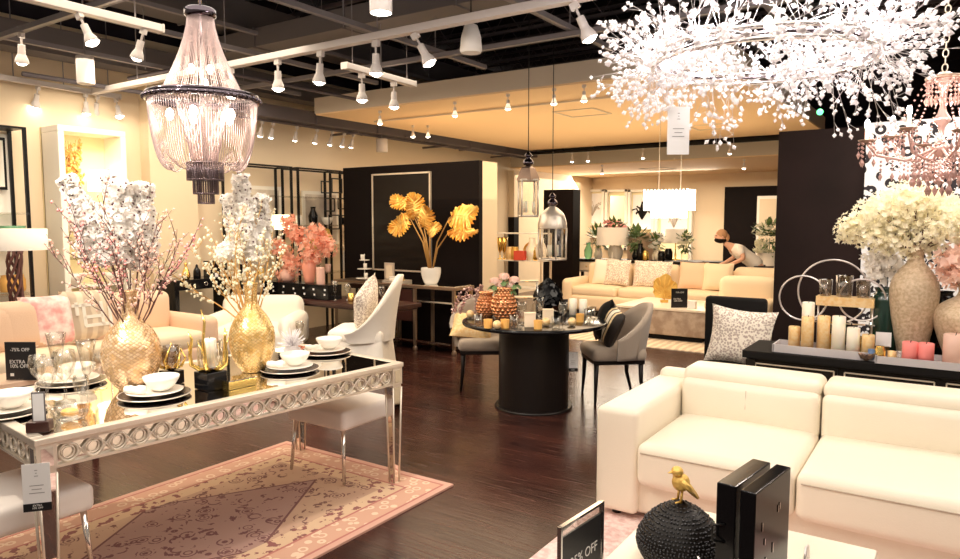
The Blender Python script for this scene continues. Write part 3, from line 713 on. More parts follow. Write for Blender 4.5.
# wire cage ornament on the second etagere
a = Xz(330, 205, -7.6)
mb = MB()
for (dy, dz, s_) in ((-.18, .25, .16), (.05, .28, .2), (-.1, .0, .18), (.14, .02, .15), (-.02, -.25, .2), (.2, -.22, .13)):
    mb.tube([(0, dy-s_/2, dz-s_/2), (0, dy+s_/2, dz-s_/2), (0, dy+s_/2, dz+s_/2), (0, dy-s_/2, dz+s_/2)], .012, 4, closed=True, sm=False)
solo('wall_ornament', mb, 'black_metal', 'black ornament of linked square rings hung beside the partition', 'wall ornament', (-7.5, a.y, a.z))
a = Xz(262, 215, -7.93); c = Xz(322, 218, -7.93)
for k, p_ in enumerate((a, c)):
    t = thing('framed_picture', ['pale framed picture with grey shape behind the nearest etagere', 'pale framed picture with arched grey shape behind third etagere'][k], 'picture', (-7.96, p_.y, p_.z))
    MB().box((0, 0, 0), (.03, .72, .8)).build('frame', 'white_paint', t); MB().box((.018, 0, 0), (.006, .62, .7)).build('print', 'art_grey', t)
lamp((-7.65, Xz(281, 230, -7.65).y, 1.22), 'glowing lamp on the left wall etagere behind the blossoms', .13, .2, .30)

# ================================================================ black partition art
a = Yz(373, 175, 7.39); c = Yz(431, 272, 7.39)
t = thing('framed_artwork', 'large dark textured artwork in thin silver frame on black partition', 'artwork', ((a.x+c.x)/2, 7.385, (a.z+c.z)/2)); w_, h_ = c.x-a.x, a.z-c.z
mb = MB()
for s in (-1, 1): mb.box((s*w_/2, 0, 0), (.022, .035, h_+.02)); mb.box((0, 0, s*h_/2), (w_, .035, .022))
mb.build('frame', 'silver_champagne', t)
mb = MB(); N = 26; rn = random.Random(4); vs = []; fs = []
for i in range(N+1):
    for j in range(N+1):
        x, z = -w_/2+w_*i/N, -h_/2+h_*j/N; vs.append((x, -.004-.022*abs(noise.noise(Vector((x*2.2, 0, z*9))))*(1 if 0 < i < N and 0 < j < N else 0), z))
for i in range(N):
    for j in range(N): k = i*(N+1)+j; fs.append((k, k+N+1, k+N+2, k+1))
mb.add(vs, fs, 0, True); mb.build('canvas', 'black_wood', t)
# ================================================================ dining table
TC = Vector((-3.365, 2.30, 0)); TR = math.radians(-6.0); TL, TW, TZ = 2.0, 1.05, .76
t = thing('dining_table', 'long mirrored dining table with silver ring lattice apron on pink rug', 'table', TC, TR)
mb = MB()
for s in (-1, 1): mb.box((s*(TW/2-.025), 0, TZ-.014), (.05, TL, .028)); mb.box((0, s*(TL/2-.025), TZ-.014), (TW-.1, .05, .028))
mb.box((0, 0, TZ-.022), (TW-.1, TL-.1, .012)); mb.build('table_top', 'silver_champagne', t, bev=.004)
MB().box((0, 0, TZ-.008), (TW-.1, TL-.1, .012)).build('mirror_inset', 'mirror', t)
def lattice(L, ax):
    mb = MB(); n = round(L/.098); st = L/n
    for i in range(n):
        u = -L/2+st*(i+.5)
        for R_, r_ in ((.036, .0055), (.024, .003)):
            mb.ring((u if ax == 'X' else 0, u if ax == 'Y' else 0, 0), R_, r_, 18, 5, axis='Y' if ax == 'X' else 'X')
        for s in (-1, 1):                                # curved cross strips linking ring to ring
            pts = []
            for k in range(7):
                q = k/6; a = u+st*q; z = s*.040*math.cos(PI*q); pts.append((a, 0, z) if ax == 'X' else (0, a, z))
            if i < n-1: mb.tube(pts, .0045, 5)
    return mb
for s in (-1, 1):
    for ax, L, off in (('Y', TL-.16, (s*(TW/2-.022), 0)), ('X', TW-.16, (0, s*(TL/2-.022)))):
        mb = lattice(L, ax)
        for z_ in (-.046, .048): mb.box((0, 0, z_), (L if ax == 'X' else .022, .022 if ax == 'X' else L, .012))
        ap = mb.build('apron', 'silver_champagne', t, loc=(off[0], off[1], TZ-.082))
        q = .012*s
        MB().box((-q if ax == 'Y' else 0, -q if ax == 'X' else 0, 0), (L if ax == 'X' else .004, .004 if ax == 'X' else L, .09)).build('apron_mirror', 'mirror', ap)
for sx in (-1, 1):
    for sy in (-1, 1):
        x, y = sx*(TW/2-.045), sy*(TL/2-.045); mb = MB()
        mb.box((x, y, TZ-.08), (.075, .075, .105))
        mb.prism([(x-.033, y-.033), (x+.033, y-.033), (x+.033, y+.033), (x-.033, y+.033)], .61, .628)
        vs = []
        for z, h in ((0, .020), (.61, .034)): vs += [(x+i*h, y+j*h, z) for i, j in ((-1, -1), (1, -1), (1, 1), (-1, 1))]
        mb.add(vs, [(0, 1, 5, 4), (1, 2, 6, 5), (2, 3, 7, 6), (3, 0, 4, 7), (3, 2, 1, 0)], 1)
        for i, j in ((-1, -1), (1, -1), (1, 1), (-1, 1)): mb.tube([(x+i*.020, y+j*.020, 0), (x+i*.034, y+j*.034, .61)], .006, 4)
        mb.box((x+sx*.039, y, TZ-.08), (.004, .045, .075), 1).box((x, y+sy*.039, TZ-.08), (.045, .004, .075), 1)
        mb.build('leg', ['silver_champagne', 'mirror'], t)
# rug
struct_rug = solo('area_rug', MB().box((0, 0, .006), (1.51, 2.44, .012)), 'persian', 'pink and beige patterned persian rug under the mirrored table', 'rug', (-3.215, 2.15, 0), 0)
# stools
def make_stool(label, loc, rz):
    t = thing('dining_stool', label, 'stool', loc, rz, 'white dining stools at the mirrored table')
    MB().rbox((0, 0, .40), (.50, .50, .12), .03, (0, 0, .008)).build('seat', 'white_seat', t)
    for sx in (-1, 1):
        for sy in (-1, 1): MB().tube([(sx*.21, sy*.21, .35), (sx*.235, sy*.235, 0.013)], [.014, .010], 8).build('leg', 'chrome', t)
    return t
s0 = make_stool('white leather stool with chrome legs tucked under the right table end', (-3.22, 3.20, .012), 0)
dup(s0, (-3.33, 1.30, .012), -.05, 'white leather stool with chrome legs at the left table end')

# ---- on the table
def T(px, py): return P(px, py, TZ)
def place(px, py, label, k, rz=0):
    p = T(px, py); z = TZ-.001
    def L(s): return s+' '+label
    solo('charger_plate', MB().lathe([(0, 0), (.11, 0), (.165, .012), (.168, .016), (.16, .017), (.11, .006), (0, .006)], n=40, cap=False).ring((0, 0, .015), .166, .003, 40, 5, 1), ['plate_dark', 'silver_champagne'], L('black charger plate with silver rim'), 'charger plate', (p.x, p.y, z), 0, 'charger plates on the mirrored table')
    solo('dinner_plate', MB().lathe([(0, 0), (.08, 0), (.13, .012), (.132, .015), (.126, .015), (.08, .005), (0, .005)], n=40, cap=False), 'ceramic', L('white dinner plate'), 'plate', (p.x, p.y, z+.0175), 0, 'white plates on the mirrored table')
    solo('bowl', MB().lathe([(0, 0), (.035, 0), (.06, .02), (.082, .055), (.085, .07), (.081, .07), (.055, .024), (0, .006)], n=32, cap=False), 'ceramic', L('white bowl'), 'bowl', (p.x+.01, p.y+.03, z+.028), 0, 'white bowls on the mirrored table')
    d = Vector((_R[0], _R[1], 0)); q = p-d*.06-Vector((_F[0], _F[1], 0))*.075
    M = rotz(rz+.6) @ Matrix.Rotation(PI/2, 4, 'Y')
    solo('napkin', MB().lathe([(0, -.05), (.016, -.048), (.02, -.02), (.014, 0), (.021, .02), (.018, .05), (0, .052)], n=14, M=M, cap=False), 'white_fabric', L('rolled white napkin'), 'napkin', (q.x, q.y, z+.052), 0, 'napkins on the mirrored table')
place(155, 396, 'near the large vase, front row', 0); place(290, 370, 'at the front right of the table', 1)
place(325, 353, 'at the right end of the table', 2); place(72, 383, 'behind the wine glasses', 3); place(4, 414, 'at the left end of the table', 4)
# two tall mosaic vases
VP = [(.0, 0), (.062, .0), (.075, .01), (.115, .06), (.142, .13), (.148, .19), (.138, .25), (.105, .31), (.065, .35), (.042, .385), (.036, .43), (.036, .48), (.042, .505), (.038, .505), (.03, .48)]
def smooth_prof(pr, k=4):
    out = []
    for i in range(len(pr)-1):
        p0, p1, p2, p3 = pr[max(i-1, 0)], pr[i], pr[i+1], pr[min(i+2, len(pr)-1)]
        for j in range(k):
            u = j/k; c = []
            for q in (0, 1): c.append(.5*(2*p1[q]+(p2[q]-p0[q])*u+(2*p0[q]-5*p1[q]+4*p2[q]-p3[q])*u*u+(3*p1[q]-p0[q]-3*p2[q]+p3[q])*u**3))
            out.append((max(c[0], 0), c[1]))
    return out+[pr[-1]]
va = T(133, 389); vb = T(253, 371)
solo('mosaic_vase', MB().lathe([(r*.95, z*1.0) for r, z in smooth_prof(VP)], n=64, uv=True, cap=False), 'mosaic_rose', 'round bellied mosaic vase holding pink berry branches, nearer one', 'vase', (va.x, va.y, TZ), 0, 'mosaic vases on the mirrored table')
VPb = [(r*(.86 if z < .34 else .95), z*1.0) for r, z in VP]
solo('mosaic_vase', MB().lathe(smooth_prof(VPb), n=64, uv=True, cap=False), 'mosaic_gold', 'slimmer gold mosaic vase right of the golden antler candle holder', 'vase', (vb.x, vb.y, TZ), 0, 'mosaic vases on the mirrored table')
# branches
def branch_mb(rn, base, tip, bend, nb=9, berries=5, r0=.0045, twig=.13, m0=0, m1=1, br=.008):
    mb = MB(); base, tip = Vector(base), Vector(tip); d = tip-base; L = d.length
    _, u, w_ = basis(d); pts = []
    for k in range(9):
        q = k/8; pts.append(base+d*q+u*(bend*math.sin(PI*q)*L)+Vector((rn.uniform(-1, 1), rn.uniform(-1, 1), rn.uniform(-1, 1)))*.008*(q > .2))
    mb.tube(pts, [r0*(1-.75*k/8) for k in range(9)], 5, m0)
    for k in range(nb):
        q = .36+.62*k/nb; i = min(int(q*8), 7); p = pts[i].lerp(pts[i+1], q*8-i)
        dd = (d.normalized()*.9+Vector((rn.uniform(-1, 1), rn.uniform(-1, 1), rn.uniform(-.5, 1)))*.8).normalized(); l = rn.uniform(.5, 1.2)*twig
        e = p+dd*l; mid = (p+e)/2+Vector((rn.uniform(-1, 1), rn.uniform(-1, 1), rn.uniform(-1, 1)))*.012
        mb.tube([p, mid, e], [.0022, .0018, .001], 4, m0)
        for j in range(berries):
            f_ = .25+.75*j/max(berries-1, 1); c = p.lerp(e, f_)+Vector((rn.uniform(-1, 1), rn.uniform(-1, 1), rn.uniform(-1, 1)))*.012
            if br: mb.octa(c, br*rn.uniform(.6, 1.2), (rn.uniform(-1, 1), rn.uniform(-1, 1), 1), 1.3, m1, True)
    return mb
rn = random.Random(21)
def at_D(px, py, d): return Dz(px, py, d)
# pink berry branches in the nearer vase: spread measured round its neck
vtop = Vector((va.x, va.y, TZ+.49)); dA = va.x*_F[0]+va.y*_F[1]
tips = [(72, 205, .05), (88, 225, .2), (50, 250, -.05), (100, 190, -.1), (118, 215, .25), (134, 232, -.15), (158, 214, .1), (178, 228, -.1), (196, 236, .15), (150, 250, .0), (84, 252, -.2), (62, 228, .1), (110, 240, -.05), (170, 250, .2)]
names_ = ['reaching highest at left', 'leaning left behind another', 'lowest arching to the left', 'upright left of the white blossoms', 'upright at the centre', 'short at the centre', 'leaning right', 'leaning far right', 'longest reaching right', 'short and low at right', 'short and low at left', 'thin one at the left', 'short inner one', 'low one at the right']
for k, (px, py, dd) in enumerate(tips):
    tp = at_D(px, py, dA+dd)-vtop
    solo('berry_branch', branch_mb(rn, (0, 0, -.25), tp, rn.uniform(-.1, .1), 9, 5, .0045, .15, br=.0085), ['twig', 'petal_blush' if k % 4 else 'petal_pink'], 'pink berry branch in the nearer mosaic vase, '+names_[k], 'branch', vtop, 0, 'pink berry branches')
# white blossom plumes (square stacks of pale petals with dark centres)
def plume_mb(rn, base, top, r, n=420, m0=0, m1=1, m2=2, size=.017):
    mb = MB(); base, top = Vector(base), Vector(top); d, u, w_ = basis(top-base); L = (top-base).length
    mb.tube([(0, 0, -.2), base, top], [.004, .004, .002], 5, m0)
    for i in range(16):
        q = (i+.5)/16; rr = r*(.40+.30*math.sin(PI*min(1, q*1.15+.1))); mb.ball(base+d*(q*L), (rr*.8, rr*.8, L/14), m1, None, 8, 5)
    for i in range(n):
        q = rn.random(); a = rn.uniform(0, 2*PI); rr = r*(.55+.45*math.sin(PI*min(1, q*1.15+.1)))*rn.uniform(.35, 1)
        c = base+d*(q*L)+(u*math.cos(a)+w_*math.sin(a))*rr
        o = ((c-(base+d*(q*L))).normalized()*.8+Vector((rn.uniform(-1, 1), rn.uniform(-1, 1), rn.uniform(-1, 1)))).normalized()
        _, pu, pw = basis(o); s_ = size*rn.uniform(.7, 1.4)
        vs = [c+pu*s_+o*s_*.25, c+pu*s_*.5+pw*s_*.9, c-pu*s_*.6+pw*s_*.8+o*s_*.3, c-pu*s_, c-pu*s_*.4-pw*s_*.9+o*s_*.3, c+pu*s_*.6-pw*s_*.8]
        mb.add([c-o*s_*.2]+vs, [(0, 1+j, 1+(j+1) % 6) for j in range(6)], m1, True)
        if i % 4 == 0: mb.octa(c+o*.006, .0065, o, 1, m2)
    return mb
for k, (x0, y0, x1, y1, dd, r) in enumerate(((112, 262, 66, 178, .10, .075), (118, 262, 120, 182, .12, .11), (138, 268, 142, 184, .2, .10), (96, 262, 90, 205, .2, .09), (130, 262, 108, 176, .35, .07))):
    b0 = at_D(x0, y0, dA+dd)-vtop; t0 = at_D(x1, y1, dA+dd)-vtop
    solo('white_blossom_stem', plume_mb(rn, b0, t0, r, 900), ['twig', 'petal_white', 'petal_speck'], 'white blossom stem with dark centres, nearer vase, '+['leaning far left', 'tall broad centre one', 'broad right one', 'short left one', 'thin one at the back'][k], 'blossom', vtop, 0, 'white blossom stems')
vtop2 = Vector((vb.x, vb.y, TZ+.49)); dB = vb.x*_F[0]+vb.y*_F[1]
for k, (x0, y0, x1, y1, dd, r) in enumerate(((250, 258, 240, 176, .1, .085), (256, 262, 262, 196, .2, .08), (246, 262, 226, 196, .25, .06))):
    b0 = at_D(x0, y0, dB+dd)-vtop2; t0 = at_D(x1, y1, dB+dd)-vtop2
    solo('white_blossom_stem', plume_mb(rn, b0, t0, r, 700), ['twig_gold', 'petal_white', 'petal_speck'], 'white blossom stem in the gold mosaic vase, '+['tallest', 'right one', 'short left one'][k], 'blossom', vtop2, 0, 'white blossom stems')
for k, (px, py, dd) in enumerate(((188, 246, -.1), (215, 240, .1), (228, 212, .15), (243, 205, -.1), (262, 210, .1), (275, 222, .2), (236, 232, .0), (268, 240, -.1), (210, 262, .05), (282, 250, .1), (150, 258, -.15))):
    tp = at_D(px, py, dB+dd)-vtop2
    solo('dried_branch', branch_mb(rn, (0, 0, -.25), tp, rn.uniform(-.12, .12), 10, 5, .005, .12, br=.010), ['twig_gold', 'petal_cream'], 'golden brown branch in the gold mosaic vase, '+['reaching left', 'leaning left', 'upright left one', 'tallest upright one', 'upright right one', 'leaning right', 'short centre one', 'short right one', 'low left one', 'low right one', 'longest reaching left'][k], 'branch', vtop2, 0, 'golden branches')
# golden antler candle holder on a black block, glass cup and candle
p = T(211, 388); hc = thing('candle_holder', 'golden antler candle holder with glass cup on a black block', 'candle holder', (p.x, p.y, TZ))
MB().box((0, 0, .045), (.115, .115, .09)).build('block_base', 'black_gloss', hc, bev=.003)
for k in range(5):
    a = 2*PI*k/5+.4; c_, s_ = math.cos(a), math.sin(a); mb = MB(); hgt = .30 if k == 2 else .2
    pts = [(0, 0, .10), (c_*.05, s_*.05, .10), (c_*.09, s_*.09, .13), (c_*.095, s_*.095, .18), (c_*.085+.02*math.sin(k), s_*.085, .11+hgt*.75), (c_*.10, s_*.10, .10+hgt)]
    mb.tube(pts, [.011, .012, .011, .009, .007, .003], 7); mb.tube([pts[3], (c_*.06, s_*.12, .25)], [.007, .002], 6); mb.build('antler', 'gold', hc)
MB().lathe([(.05, .105), (.062, .12), (.062, .25), (.060, .25), (.060, .122), (.0, .11)], n=28, cap=False).build('glass_cup', 'glass', hc)
solo('pillar_candle', MB().lathe([(0, 0), (.034, 0), (.034, .14), (.03, .145), (.008, .14), (0, .14)], n=24, cap=False).tube([(0, 0, .14), (.002, 0, .155)], .0015, 4, 1), ['candle_white', 'black_matte'], 'white pillar candle in the golden antler holder', 'candle', (p.x, p.y, TZ+.113))
p = T(172, 383); bk = thing('candle_holder', 'smaller golden branch holder on a black block, left one', 'candle holder', (p.x, p.y, TZ))
MB().box((0, 0, .035), (.09, .09, .07)).build('block_base', 'black_gloss', bk, bev=.003)
for k in range(6):
    a = 2*PI*k/6; MB().tube([(0, 0, .075), (math.cos(a)*.05, math.sin(a)*.05, .09), (math.cos(a)*.07, math.sin(a)*.07, .13), (math.cos(a+.5)*.05, math.sin(a+.5)*.05, .17+.02*(k % 3))], [.009, .009, .007, .003], 6).build('branch_arm', 'gold', bk)
MB().lathe([(.035, .08), (.048, .10), (.052, .16), (.042, .20), (.050, .20), (.040, .10)], n=24, cap=False).build('glass_cup', 'smoke_glass', bk)
p = T(238, 386); mt_ = thing('mirrored_box', 'low golden mirrored box in front of the candle holder', 'box', (p.x, p.y, TZ), TR)
MB().box((0, 0, .02), (.10, .16, .04)).build('box_body', 'gold', mt_, bev=.003); MB().box((0, 0, .043), (.102, .162, .006)).build('lid', 'mirror', mt_, bev=.002)
# frilled clear glass centrepiece at the right
p = T(292, 352); mb = MB(); rn3 = random.Random(5)
for k in range(70):
    a = rn3.uniform(0, 2*PI); e = rn3.uniform(.15, 1.3); d = Vector((math.cos(a)*math.cos(e), math.sin(a)*math.cos(e), math.sin(e))); l = rn3.uniform(.07, .13)
    mb.tube([(0, 0, .035), Vector((0, 0, .04))+d*l*.6, Vector((0, 0, .04))+d*l], [.003, .006, .002], 5)
mb.lathe([(0, 0), (.05, 0), (.06, .02), (.03, .045)], n=16, cap=False)
solo('glass_centrepiece', mb, 'crystal_white', 'spiky clear glass centrepiece right of the gold mosaic vase', 'centrepiece', (p.x, p.y, TZ))
# wine glasses at the left
gl = [(48, 408, 'goblet', 1.15), (66, 402, 'goblet', 1.25), (88, 392, 'flute', 1.1), (58, 385, 'flute', 1.15), (101, 388, 'goblet', .9), (82, 410, 'goblet', .8), (39, 395, 'goblet', 1.0), (270, 350, 'goblet', .8), (300, 342, 'goblet', .75)]
nm = ['in front beside the card holder', 'tall, in the middle of the left group', 'tall, at the right of the left group', 'tall, at the back of the left group', 'small, beside the round vase', 'short, in the front centre', 'leftmost of the left group', 'beside the gold vase', 'far right']
for k, (px, py, kd, s_) in enumerate(gl):
    p = T(px, py); glassware((p.x, p.y, TZ), kd, 'clear stemmed glass on the mirrored table, '+nm[k], s_, 'stemmed glasses on the mirrored table')
p = T(70, 419); t = thing('glass_dish', 'low glass dish with an amber ornament at the table front', 'dish', (p.x, p.y, TZ))
MB().lathe([(0, 0), (.055, 0), (.07, .02), (.075, .05), (.072, .05), (.05, .01)], n=26, cap=False).build('dish', 'glass', t)
MB().ball((0, 0, .03), (.045, .035, .018)).build('filling', 'amber', t)
# card holder on a dark block
p = T(40, 431); t = thing('card_holder', 'small framed white card standing on dark brown block', 'card holder', (p.x, p.y, TZ), YAW+.25)
MB().box((0, 0, .022), (.085, .06, .044)).build('block', 'brown_stone', t, bev=.004)
MB().box((0, .0, .10), (.05, .006, .125)).build('frame', 'duct_grey', t, bev=.001); MB().box((0, -.004, .10), (.04, .003, .112)).build('card', 'white_card', t)
# hanging price tag on the near left leg
def price_tag(p, w_, h, rz, label, string=.06, footer=True, lines=()):
    t = thing('price_tag', label, 'price tag', p, rz)
    MB().box((0, 0, -string-h/2), (w_, .002, h)).build('card', 'white_card', t)
    MB().tube([(0, 0, 0), (.003, 0, -string*.5), (0, 0, -string-.006)], .0008, 4).build('string', 'black_matte', t)
    if footer:
        MB().box((0, -.0005, -string-h*.92), (w_+.001, .003, h*.17)).build('footer', 'sign_black', t)
        writing('footer_text', 'EXTRA\n10% OFF', h*.055, 'sign_white', t, Matrix.Translation((0, -.0025, -string-h*.90)) @ UP)
    mb = MB()                                              # faint printed lines, too small to read
    for i, (q, l) in enumerate(((.14, .1), (.20, .06), (.26, .14), (.46, .5), (.54, .36), (.62, .55))): mb.box((0, -.0013, -string-h*q), (w_*l, .0006, .0022))
    mb.build('printed_lines', 'strut_grey', t)
    return t
p = Dz(35, 456, 2.60)
price_tag(p, .095, .185, YAW+.3, 'white price tag with black foot hanging at the near table corner', .03, True, (('I', .018, .15), ('TABLE', .008, .3), ('--- --- ---', .007, .4)))
# ================================================================ left sofa, lamp, sign
t = thing('sofa', 'long peach sofa with loose cushions along the left wall', 'sofa', (-6.68, 3.15, 0))
MB().rbox((0, 0, .24), (.95, 2.3, .24), .05).build('base', 'peach_fabric', t)
for s in range(2): MB().rbox((.08, -.57+s*1.14, .43), (.78, 1.12, .17), .06, (0, 0, .02)).build('seat_cushion', 'cream_fabric', t)
MB().rbox((-.38, 0, .60), (.22, 2.3, .56), .08).build('backrest', 'peach_fabric', t)
for s in range(2): MB().rbox((-.2, -.57+s*1.14, .68), (.22, 1.10, .42), .08, (.03, 0, 0)).build('back_cushion', 'peach_fabric', t)
for s in (-1, 1): MB().rbox((0, s*1.2, .36), (.95, .2, .58), .08).build('armrest', 'peach_fabric', t)
for sx in (-1, 1):
    for sy in (-1, 1): MB().cyl((sx*.38, sy*1.05, 0), .025, .13).build('leg', 'black_wood', t)
def pillow(px, py, X, w_, h, m, label, rz=PI/2, tilt=0, group=None, piping=None):
    p = Xz(px, py, X); o = solo('throw_pillow', MB().pillow(w_, h, .15), m, label, 'pillow', (p.x, p.y, p.z), 0, group)
    o.rotation_euler = (-.22+tilt, 0, rz); return o
for px, py, m_, lab, s_ in ((0, 346, 'peach_fabric', 'peach pillow cut by the left picture edge', .42), (22, 346, 'peach_fabric', 'plain peach pillow behind the black sale sign', .44), (53, 344, 'print_pink', 'white pillow with pink coral print on the left sofa', .46), (93, 340, 'cream_fabric', 'golden beige pillow with pale fretwork on the left sofa', .48), (120, 332, 'peach_fabric', 'peach pillow behind the round mosaic vase', .44)):
    p = Xz(px, py, -6.5); o = solo('throw_pillow', MB().pillow(s_, s_, .16), m_, lab, 'pillow', (p.x, p.y, .52), PI/2, 'pillows on the left sofa'); o.rotation_euler = (-.2, 0, PI/2)
# fretwork bands on the golden pillow
    if 'fretwork' in lab:
        o.data.materials[0] = MT['far_rug']; mb = MB()
        for (x, z, a_, b_) in ((-.08, .33, .2, .03), (.08, .24, .03, .22), (-.08, .24, .03, .2), (0, .22, .16, .03), (.02, .14, .22, .03), (-.14, .30, .03, .12), (.15, .2, .03, .2)): mb.box((x, -.078, z), (a_, .012, b_))
        mb.build('fretwork', 'white_fabric', o)
# second white rounded sofa piece further back
t = thing('armchair', 'white rounded club chair behind the golden antler holder', 'armchair', (-6.5, 5.1, 0), math.radians(35))
MB().rbox((0, 0, .3), (.9, .8, .3), .1).build('seat', 'white_fabric', t)
MB().rbox((0, .36, .52), (.95, .22, .46), .12).build('backrest', 'white_fabric', t)
for s in (-1, 1): MB().rbox((s*.44, 0, .38), (.2, .8, .40), .11).build('armrest', 'white_fabric', t)
MB().box((0, 0, .08), (.8, .6, .14)).build('plinth', 'black_wood', t)
# floor lamp with drum shade and twisted dark stem
sh = Dz(15, 250, 6.6)
t = thing('floor_lamp', 'lamp with wide white drum shade and dark twisted stem', 'lamp', (sh.x, sh.y, 0))
MB().lathe([(.27, 0), (.27, .20), (.266, .20), (.266, 0)], (0, 0, sh.z), 36, cap=False).build('lamp_shade', 'shade_white', t)
zb = .58
for k in range(7):
    a0 = 2*PI*k/7; pts = [(.055*(1+.3*math.sin(i*.7+k))*math.cos(a0+i*.35), .055*(1+.3*math.sin(i*.7+k))*math.sin(a0+i*.35), zb+(sh.z-zb)*i/14) for i in range(15)]
    MB().tube(pts, .012, 6).build('stem_strand', 'twig', t)
MB().cyl((0, 0, zb-.03), .10, .03).build('base', 'black_wood', t)
st = thing('side_table', 'small dark side table under the twisted lamp', 'side table', (sh.x, sh.y, 0))
MB().cyl((0, 0, .51), .22, .03, 32).build('table_top', 'black_wood', st); MB().cyl((0, 0, 0), .03, .51).build('pedestal', 'black_wood', st); MB().cyl((0, 0, 0), .15, .02, 28).build('base', 'black_wood', st)
# sale sign on a white console behind the table
def sale_sign(p, w_, h, rz, label, lines, tilt=.0, frame='black_metal'):
    t = thing('sale_sign', label, 'sign', p, rz)
    ac = frame == 'chrome'; MB().box((0, 0, h*.45 if ac else h/2), (w_-.02 if ac else w_, .008, h*.9-.006 if ac else h)).build('board', 'sign_black', t, bev=.001)
    if ac: MB().box((0, 0, h/2), (w_, .005, h)).build('acrylic', 'glass', t)
    MB().box((0, .02, .004), (w_*.9, .06, .008)).build('foot', 'glass' if frame != 'chrome' else 'chrome', t)
    if frame == 'chrome':
        mb = MB()
        for s in (-1, 1): mb.box((s*w_/2, 0, h/2), (.008, .014, h+.008)); mb.box((0, 0, h/2+s*h/2), (w_, .014, .008))
        mb.build('frame', 'chrome', t)
    for (tx, sz, zz, al) in lines: writing('sign_text', tx, sz, 'sign_white', t, Matrix.Translation(((-w_*.36 if al == 'LEFT' else 0), -.0055, h*zz)) @ UP, al, .85)
    return t
pc = Dz(22, 380, 4.3)
ct = thing('sideboard', 'low brown edged console behind the mirrored table, carrying the sale sign', 'console', (pc.x-.15, pc.y-.1, 0), 0)
MB().box((0, 0, pc.z-.02), (.34, 1.15, .035)).build('table_top', 'peach_fabric', ct, bev=.004)
for sx in (-1, 1):
    for sy in (-1, 1): MB().box((sx*.14, sy*.53, (pc.z-.04)/2), (.03, .03, pc.z-.04)).build('leg', 'brown_stone', ct)
MB().box((0, 0, pc.z-.055), (.32, 1.1, .03)).build('rail', 'brown_stone', ct)
s_ = sale_sign((pc.x, pc.y, pc.z), 0.19, .24, YAW+.0, 'black sale sign reading 70% off, extra 10% off, left behind table', (('-75% OFF', .030, .76, 'CENTER'), ('EXTRA\n10% OFF', .032, .44, 'LEFT')))
MB().box((-.055, -.006, .035), (.022, .002, .018)).build('sign_mark', 'sign_white', s_)

# ================================================================ slipcovered white chair behind the right table end
c = thing('slipcover_chair', 'white slipcovered high-back chair right behind the mirrored table', 'chair', (-4.98, 5.22, 0), math.radians(-60))
mb = MB().rbox((0, 0, .47), (.56, .56, .14), .05, (0, 0, .02)); mb.build('seat', 'white_fabric', c)
# skirt: flared drape
vs = []; n = 48
for j in range(4):
    z = [.44, .30, .15, .01][j]; e = [.27, .285, .30, .32][j]
    for k in range(n):
        a = 2*PI*k/n; q = max(abs(math.cos(a)), abs(math.sin(a))); fold = 1+.02*j*math.sin(a*12)
        vs.append((e*math.cos(a)/q*fold, e*math.sin(a)/q*fold, z))
mb = MB().add(vs, [(j*n+k, j*n+(k+1) % n, (j+1)*n+(k+1) % n, (j+1)*n+k) for j in range(3) for k in range(n)], 0, True); mb.build('skirt', 'white_fabric', c)
# curved back that sweeps down into the sides
vs = []; N = 20; Mh = 8
for side in (0, 1):
    for i in range(N+1):
        a = math.radians(-100+200*i/N)                    # 0 = middle of the back (+Y)
        h = .52+.56*math.cos(a*.86)**2.2 if abs(a*.86) < PI/2 else .52
        for j in range(Mh+1):
            z = .42+(h-.42)*j/Mh; rr = (.29 if side == 0 else .345)-.0+.10*(j/Mh)**1.5*math.cos(a*.5)
            vs.append((rr*math.sin(a), rr*math.cos(a)*1.0, z))
K = (N+1)*(Mh+1); fs = []
for i in range(N):
    for j in range(Mh):
        a_ = i*(Mh+1)+j; fs += [(a_, a_+1, a_+Mh+2, a_+Mh+1), (K+a_, K+a_+Mh+1, K+a_+Mh+2, K+a_+1)]
    a_ = i*(Mh+1)+Mh; fs.append((a_, K+a_, K+a_+Mh+1, a_+Mh+1))
fs.append(tuple(list(range(Mh+1))+[K+j for j in range(Mh, -1, -1)])); fs.append(tuple([N*(Mh+1)+j for j in range(Mh, -1, -1)]+[K+N*(Mh+1)+j for j in range(Mh+1)]))
MB().add(vs, fs, 0, True).build('backrest', 'white_fabric', c)
o = solo('throw_pillow', MB().pillow(.46, .46, .15), 'speckle', 'speckled pink beige pillow on the white slipcovered chair', 'pillow', (-4.93, 5.25, .60), math.radians(-60)); o.rotation_euler = (-.25, .5, math.radians(-75))

# ================================================================ dark desk with flower planter behind the table
dk0 = P(236, 306, .76); dk1 = P(352, 310, .78)
t = thing('desk', 'long dark brown desk with black urn pedestals behind gold vase', 'desk', (-6.35, 6.35, 0), math.radians(0))
DZ = .68; d0 = Yz(240, 303, 5.7); d1 = Yz(388, 310, 5.7); cxd = (d0.x+d1.x)/2; wd = d1.x-d0.x; t.location = (cxd, 6.0, DZ-.79)
MB().box((0, 0, .765), (wd, .56, .05)).box((0, 0, .73), (wd-.06, .5, .03)).build('desk_top', 'brown_stone', t, bev=.006)
for s in (-1, 1):
    MB().lathe(smooth_prof([(.13, .112), (.13, .13), (.07, .06), (.06, .12), (.10, .28), (.12, .42), (.09, .56), (.05, .64), (.10, .70), (.11, .715)]), (s*(wd/2-.42), 0, 0), 24).build('pedestal', 'black_gloss', t)
bx0 = Yz(262, 306, 5.8); bx1 = Yz(328, 310, 5.8)
pb = thing('planter_box', 'long black planter box with white dots on the dark desk', 'planter', ((bx0.x+bx1.x)/2, 5.92, DZ)); wb = bx1.x-bx0.x
MB().box((0, 0, .09), (wb, .22, .18)).build('box', 'black_gloss', pb, bev=.004)
rn = random.Random(8); mb = MB()
